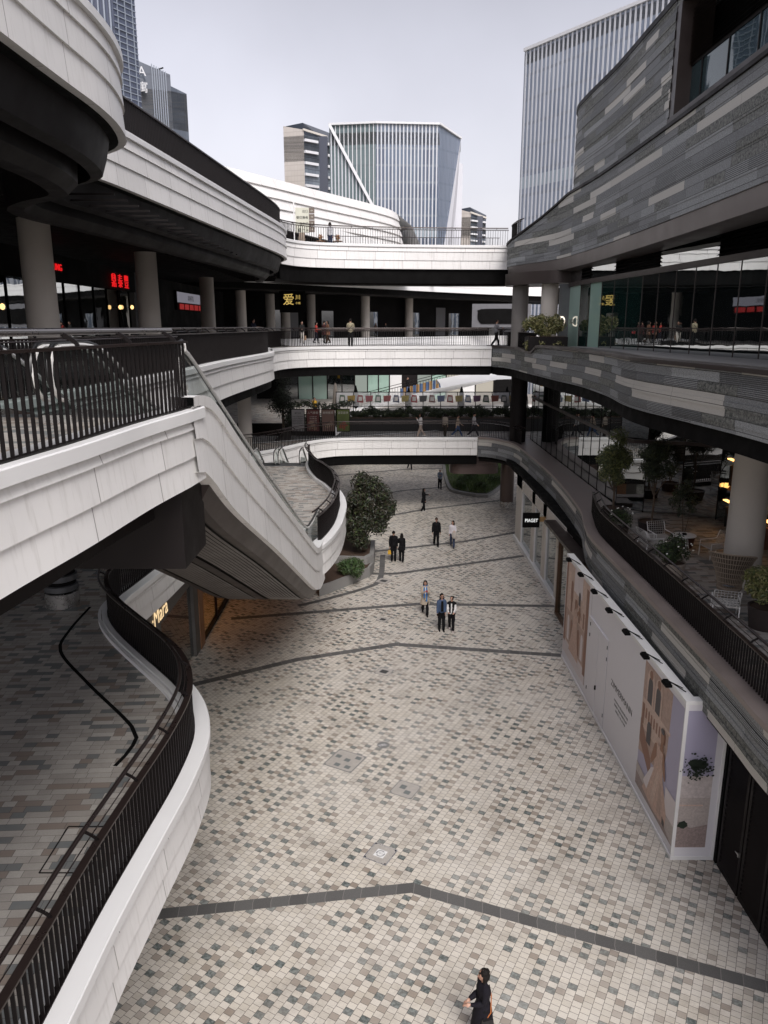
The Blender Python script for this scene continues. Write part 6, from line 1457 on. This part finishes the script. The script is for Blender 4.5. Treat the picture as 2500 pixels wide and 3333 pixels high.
# --- on the plaza
pa = person('man in black seen from behind beside a woman, carrying a yellow bag', .54, 41.3, 0, pi, 1.78, BLKC, BLKC, hair='short', fem=False, armR=(0, 8, 6), armL=(-4, 10, 8), face=False)
held('shopping_bag', 'bright yellow bag hanging from the hand of the man in black', 'bag', pa, 1, lambda m, g: bag(m, g, .1, .22), [plain('yellow_bag', (.6, .34, .03), .5), BLACK])
person('long haired woman in black seen from behind, beside the man with the yellow bag', 1.0, 41.25, 0, pi - .1, 1.66, BLKC, BLKC, hair='long', armL=(30, 20, 80), coat=.25, face=False, stride=.1)
pb = person('man in a black hooded top and sunglasses walking towards the viewer', 3.17, 44.4, 0, .05, 1.78, BLKC, BLKC, (.02, .02, .02), 'short', .12, (8, 12, 12), (-6, 14, 14), fem=False, sung=True)
pcn = person('woman in a white blouse and blue jeans with long hair, jacket over her arm', 4.14, 44.2, 0, -.1, 1.66, (.66, .63, .66), (.05, .065, .11), (.02, .02, .04), 'long', .22, (20, 14, 70), (-8, 12, 14), headturn=-.6)
held('jacket', 'pale jacket draped over the arm of the woman in the white blouse', 'jacket', pcn, 1, lambda m, g: m.lathe((g.x + .02, g.y + .08, g.z - .42), [(.06, 0), (.12, .1), (.13, .3), (.09, .44), (.03, .5)], 12, 0, 1.2, .7), cloth('pale_jacket', (.5, .46, .42)))
person('woman all in black with long hair pointing to the right', 2.85, 53.2, 0, radians(115), 1.72, BLKC, BLKC, (.6, .58, .55), 'long', .12, (55, 5, 30), (0, 8, 5), coat=.3, face=False)
person('person in grey blue shirt with bowed head looking at a phone near the garden bed', 4.58, 61, 0, 0., 1.66, (.22, .27, .34), BLKC, (.02, .02, .02), 'cap', .08, (30, 6, 90), (30, 6, 90))
person('person in black walking under the lowest bridge, only legs showing', 2.4, 69.7, 0, .3, 1.7, BLKC, BLKC, (.4, .4, .4), 'short', .3, face=False)
pd = person('woman in a beige trench coat and blue scarf looking at her phone', 1.9, 33.1, 0, .02, 1.68, (.40, .34, .27), BLKC, BLKC, 'bob', .24, (32, 8, 95), (32, 8, 95), coat=.42, lean=.04)
m = M(); T = pd['T']
for sx in (-1, 1): m.add([T(q) for q in ((sx * .02, -.145, 1.42), (sx * .075, -.135, 1.45), (sx * .10, -.155, 1.2), (sx * .085, -.19, .74 if sx > 0 else .92), (sx * .02, -.195, .74 if sx > 0 else .92), (sx * .03, -.165, 1.2))], [(0, 1, 2, 5), (5, 2, 3, 4)])
m.caps(T((-.07, -.02, 1.46)), .045, T((.07, -.02, 1.46)), .045); m.build('scarf', cloth('blue_scarf', (.05, .18, .42)), pd['t'], False)
m = M(); m.add([T(q) for q in ((-.04, -.135, 1.42), (.04, -.135, 1.42), (.06, -.158, 1.1), (-.06, -.158, 1.1))], [(0, 1, 2, 3)]); m.build('shirt_front', cloth('white_shirt', (.65, .65, .65)), pd['t'], False)
held('phone', 'red cased phone held by the woman in the beige trench coat', 'phone', pd, 1, phone, plain('red_phone', (.35, .04, .05), .4))
pe = person('woman in a denim jacket and sunglasses arm in arm with a friend', 2.52, 31.2, 0, .08, 1.7, (.055, .085, .15), BLKC, BLKC, 'long', .05, (0, 10, 40), (6, 16, 18), headturn=.2, sung=True)
m = M(); T = pe['T']; m.add([T(q) for q in ((-.05, -.13, 1.42), (.05, -.13, 1.42), (.06, -.168, .95), (-.06, -.168, .95))], [(0, 1, 2, 3)]); m.build('shirt_front', cloth('black_shirt', BLKC), pe['t'], False)
held('phone', 'dark phone in the hand of the woman in the denim jacket', 'phone', pe, -1, phone, BLACK)
pf = person('smiling woman in a black vest over white sleeves with folded hands', 2.95, 31.15, 0, -.15, 1.6, (.68, .67, .66), BLKC, (.6, .52, .5), 'bun', .12, (22, 12, 55), (22, 12, 55), vest=BLKC, headturn=-.4)
m = M(); T = pf['T']; m.add([T(q) for q in ((-.03, -.145, 1.42), (.03, -.145, 1.42), (.03, -.178, .98), (-.03, -.178, .98))], [(0, 1, 2, 3)]); m.build('shirt_front', cloth('white_front', (.66, .66, .65)), pf['t'], False)
ph = person('dark haired woman in black with an orange bag strap at the bottom edge', 1.82, 11.4, 0, radians(-75), 1.66, (.009, .008, .012), BLKC, BLKC, 'bob', .1, (12, 2, 72), (4, 2, 78), skirt=True, vox=.011, headturn=-.15)
m = M(); T = ph['T']; m.tube([T(q) for q in ((-.15, -.06, 1.44), (-.17, .03, 1.455), (-.10, .125, 1.35), (.05, .14, 1.15), (.19, .08, .9), (.2, .0, .8))], .012, 6); m.build('bag_strap', plain('orange_strap', (.35, .11, .03), .6), ph['t'])
m = M(); m.caps(T((-.05, .03, 1.46)), .035, T((.05, .06, 1.45)), .035); m.build('scarf', cloth('pale_scarf', (.4, .38, .34)), ph['t'])
def sidebag(m, g): m.add([Vector(q) for q in ((.2, -.12, .55), (.28, -.12, .55), (.28, .12, .55), (.2, .12, .55), (.2, -.1, .8), (.26, -.1, .8), (.26, .1, .8), (.2, .1, .8))], [(0, 3, 2, 1), (4, 5, 6, 7), (0, 1, 5, 4), (1, 2, 6, 5), (2, 3, 7, 6), (3, 0, 4, 7)])
held('shoulder_bag', 'black shoulder bag on the orange strap of the woman at the bottom edge', 'bag', ph, 1, sidebag, plain('black_leather', (.012, .011, .012), .45))
# --- on the lowest bridge
pw = person('person in white hooded top and pale trousers carrying a paper bag on the lowest bridge', 2.62, 54.1, L2, radians(-80), 1.68, (.62, .6, .6), (.42, .34, .29), (.5, .48, .45), 'bob', .28, (40, 10, 110), (0, 8, 10))
held('paper_bag', 'brown paper bag carried by the person in white on the lowest bridge', 'bag', pw, -1, lambda m, g: bag(m, g, .13, .28), [plain('kraft_paper', (.30, .19, .12), .8), BLACK])
person('woman in a beige jacket and dark trousers walking away on the lowest bridge', 4.38, 54.3, L2, radians(160), 1.66, (.30, .26, .22), (.03, .025, .02), hair='bob', stride=.2, face=False)
person('person in a tan jacket and bright blue jeans striding on the lowest bridge', 5.27, 54.2, L2, radians(80), 1.6, (.34, .27, .21), (.05, .08, .16), (.5, .5, .5), 'short', .38, (25, 8, 30), (-20, 8, 20))
person('man in a light grey hooded top and patterned black trousers on the lowest bridge', 6.42, 54.1, L2, radians(75), 1.76, (.38, .37, .38), (.03, .03, .035), (.5, .5, .5), 'short', .34, (-20, 8, 15), (20, 10, 25), fem=False)
# --- on the middle bridge
pk = person('person in khaki vest seen from behind leaning at the middle bridge railing', -2.2, 51.2, L3, pi, 1.76, (.30, .27, .20), BLKC, BLKC, 'short', .05, (25, 18, 70), (25, 18, 70), fem=False, vest=(.26, .23, .16), face=False)
m = M(); T = pk['T']; m.tube([T(q) for q in ((-.17, 0, 1.46), (-.1, .145, 1.3), (.12, .145, 1.05), (.17, .05, .98))], .014, 6); m.build('bag_strap', BLACK, pk['t'])
person('person in a grey top leaning at the right end of the middle bridge', 7.35, 51.0, L3, radians(100), 1.72, (.20, .20, .21), BLKC, BLKC, 'short', .25, (40, 10, 60), (30, 8, 60), fem=False)
GRP = [('shopper with white trousers and black jacket on the middle level, left of the group', -6.3, 60.0, (.02, .02, .02), (.55, .52, .48), 'long', 1.66, .3), ('shopper in a red jacket in the middle of the group', -5.3, 61.0, (.38, .05, .04), (.02, .02, .03), 'bob', 1.62, 1.4), ('shopper in a brown coat at the right of the group', -4.35, 60.3, (.16, .08, .05), (.05, .03, .02), 'long', 1.7, -1.2), ('shopper with a dark coat and red bag behind the group', -4.75, 62, (.05, .02, .02), (.03, .03, .03), 'short', 1.7, 2.6)]
for l, x, y, c, c2, hr, h, rz in GRP:
    q = person(l, x, y, L3, rz, h, c, c2, hair=hr, stride=.12, coat=.35 if 'coat' in l else 0, armR=(20, 12, 70))
    if 'white' in l: held('paper_bag', 'brown paper bag beside the shopper in white trousers', 'bag', q, 1, lambda m, g: bag(m, g, .16, .34), [plain('kraft_bag', (.34, .22, .14), .8), BLACK])
    if 'red bag' in l: held('handbag', 'red handbag in the group of shoppers', 'bag', q, -1, lambda m, g: bag(m, g, .16, .24), [plain('red_bag', (.35, .03, .03), .5), BLACK])
person('man in a dark suit looking down on the left gallery beside the fourth column', -8.3, 49.5, L3, radians(60), 1.74, (.012, .014, .025), (.012, .012, .02), hair='short', armL=(25, 8, 90), armR=(25, 8, 90), fem=False, lean=.05)
# --- topmost and beyond
person('woman in a pale grey top and dark blue trousers standing on the topmost bridge', -3.6, 53.6, L4, radians(170), 1.7, (.42, .42, .44), (.025, .03, .06), hair='bob', face=False)
person('person in black and yellow jacket on the terrace beyond the lowest bridge', -6.0, 66, L2, 0.2, 1.72, (.02, .02, .02), (.02, .02, .025), hair='short', stride=.2, vest=(.55, .32, .04))
person('dark clothed person walking on the ramp behind the poster canopy', 2.2, 72, 6.7, radians(75), 1.7, BLKC, BLKC, hair='short', stride=.2, face=False)
for k, (x, y) in enumerate([(-1.0, 94), (.2, 94.5)]):
    person(['seated looking shopper at the left of two by the far gallery planter', 'dark haired shopper at the right of two by the far gallery planter'][k], x, y, L3, .3, 1.66, [(.12, .09, .08), (.03, .03, .03)][k], BLKC, hair='bob', face=False, vox=.02)

# ------------------------------------------------------------------ put each thing's own Empty at its base
bpy.context.view_layer.update()
for o in [o for o in COL.objects if o.parent is None and o.type == 'EMPTY']:
    if o.get('abs'):
        if o.location.length < 1e-6:
            mn = Vector((1e9,) * 3); mx = Vector((-1e9,) * 3)
            for c in o.children:
                if c.type != 'MESH': continue
                for b in c.bound_box:
                    q = c.matrix_world @ Vector(b); mn = Vector(map(min, mn, q)); mx = Vector(map(max, mx, q))
            base = Vector(((mn.x + mx.x) / 2, (mn.y + mx.y) / 2, mn.z))
            o.location = base
            for c in o.children: c.location = c.location - base
        del o['abs']
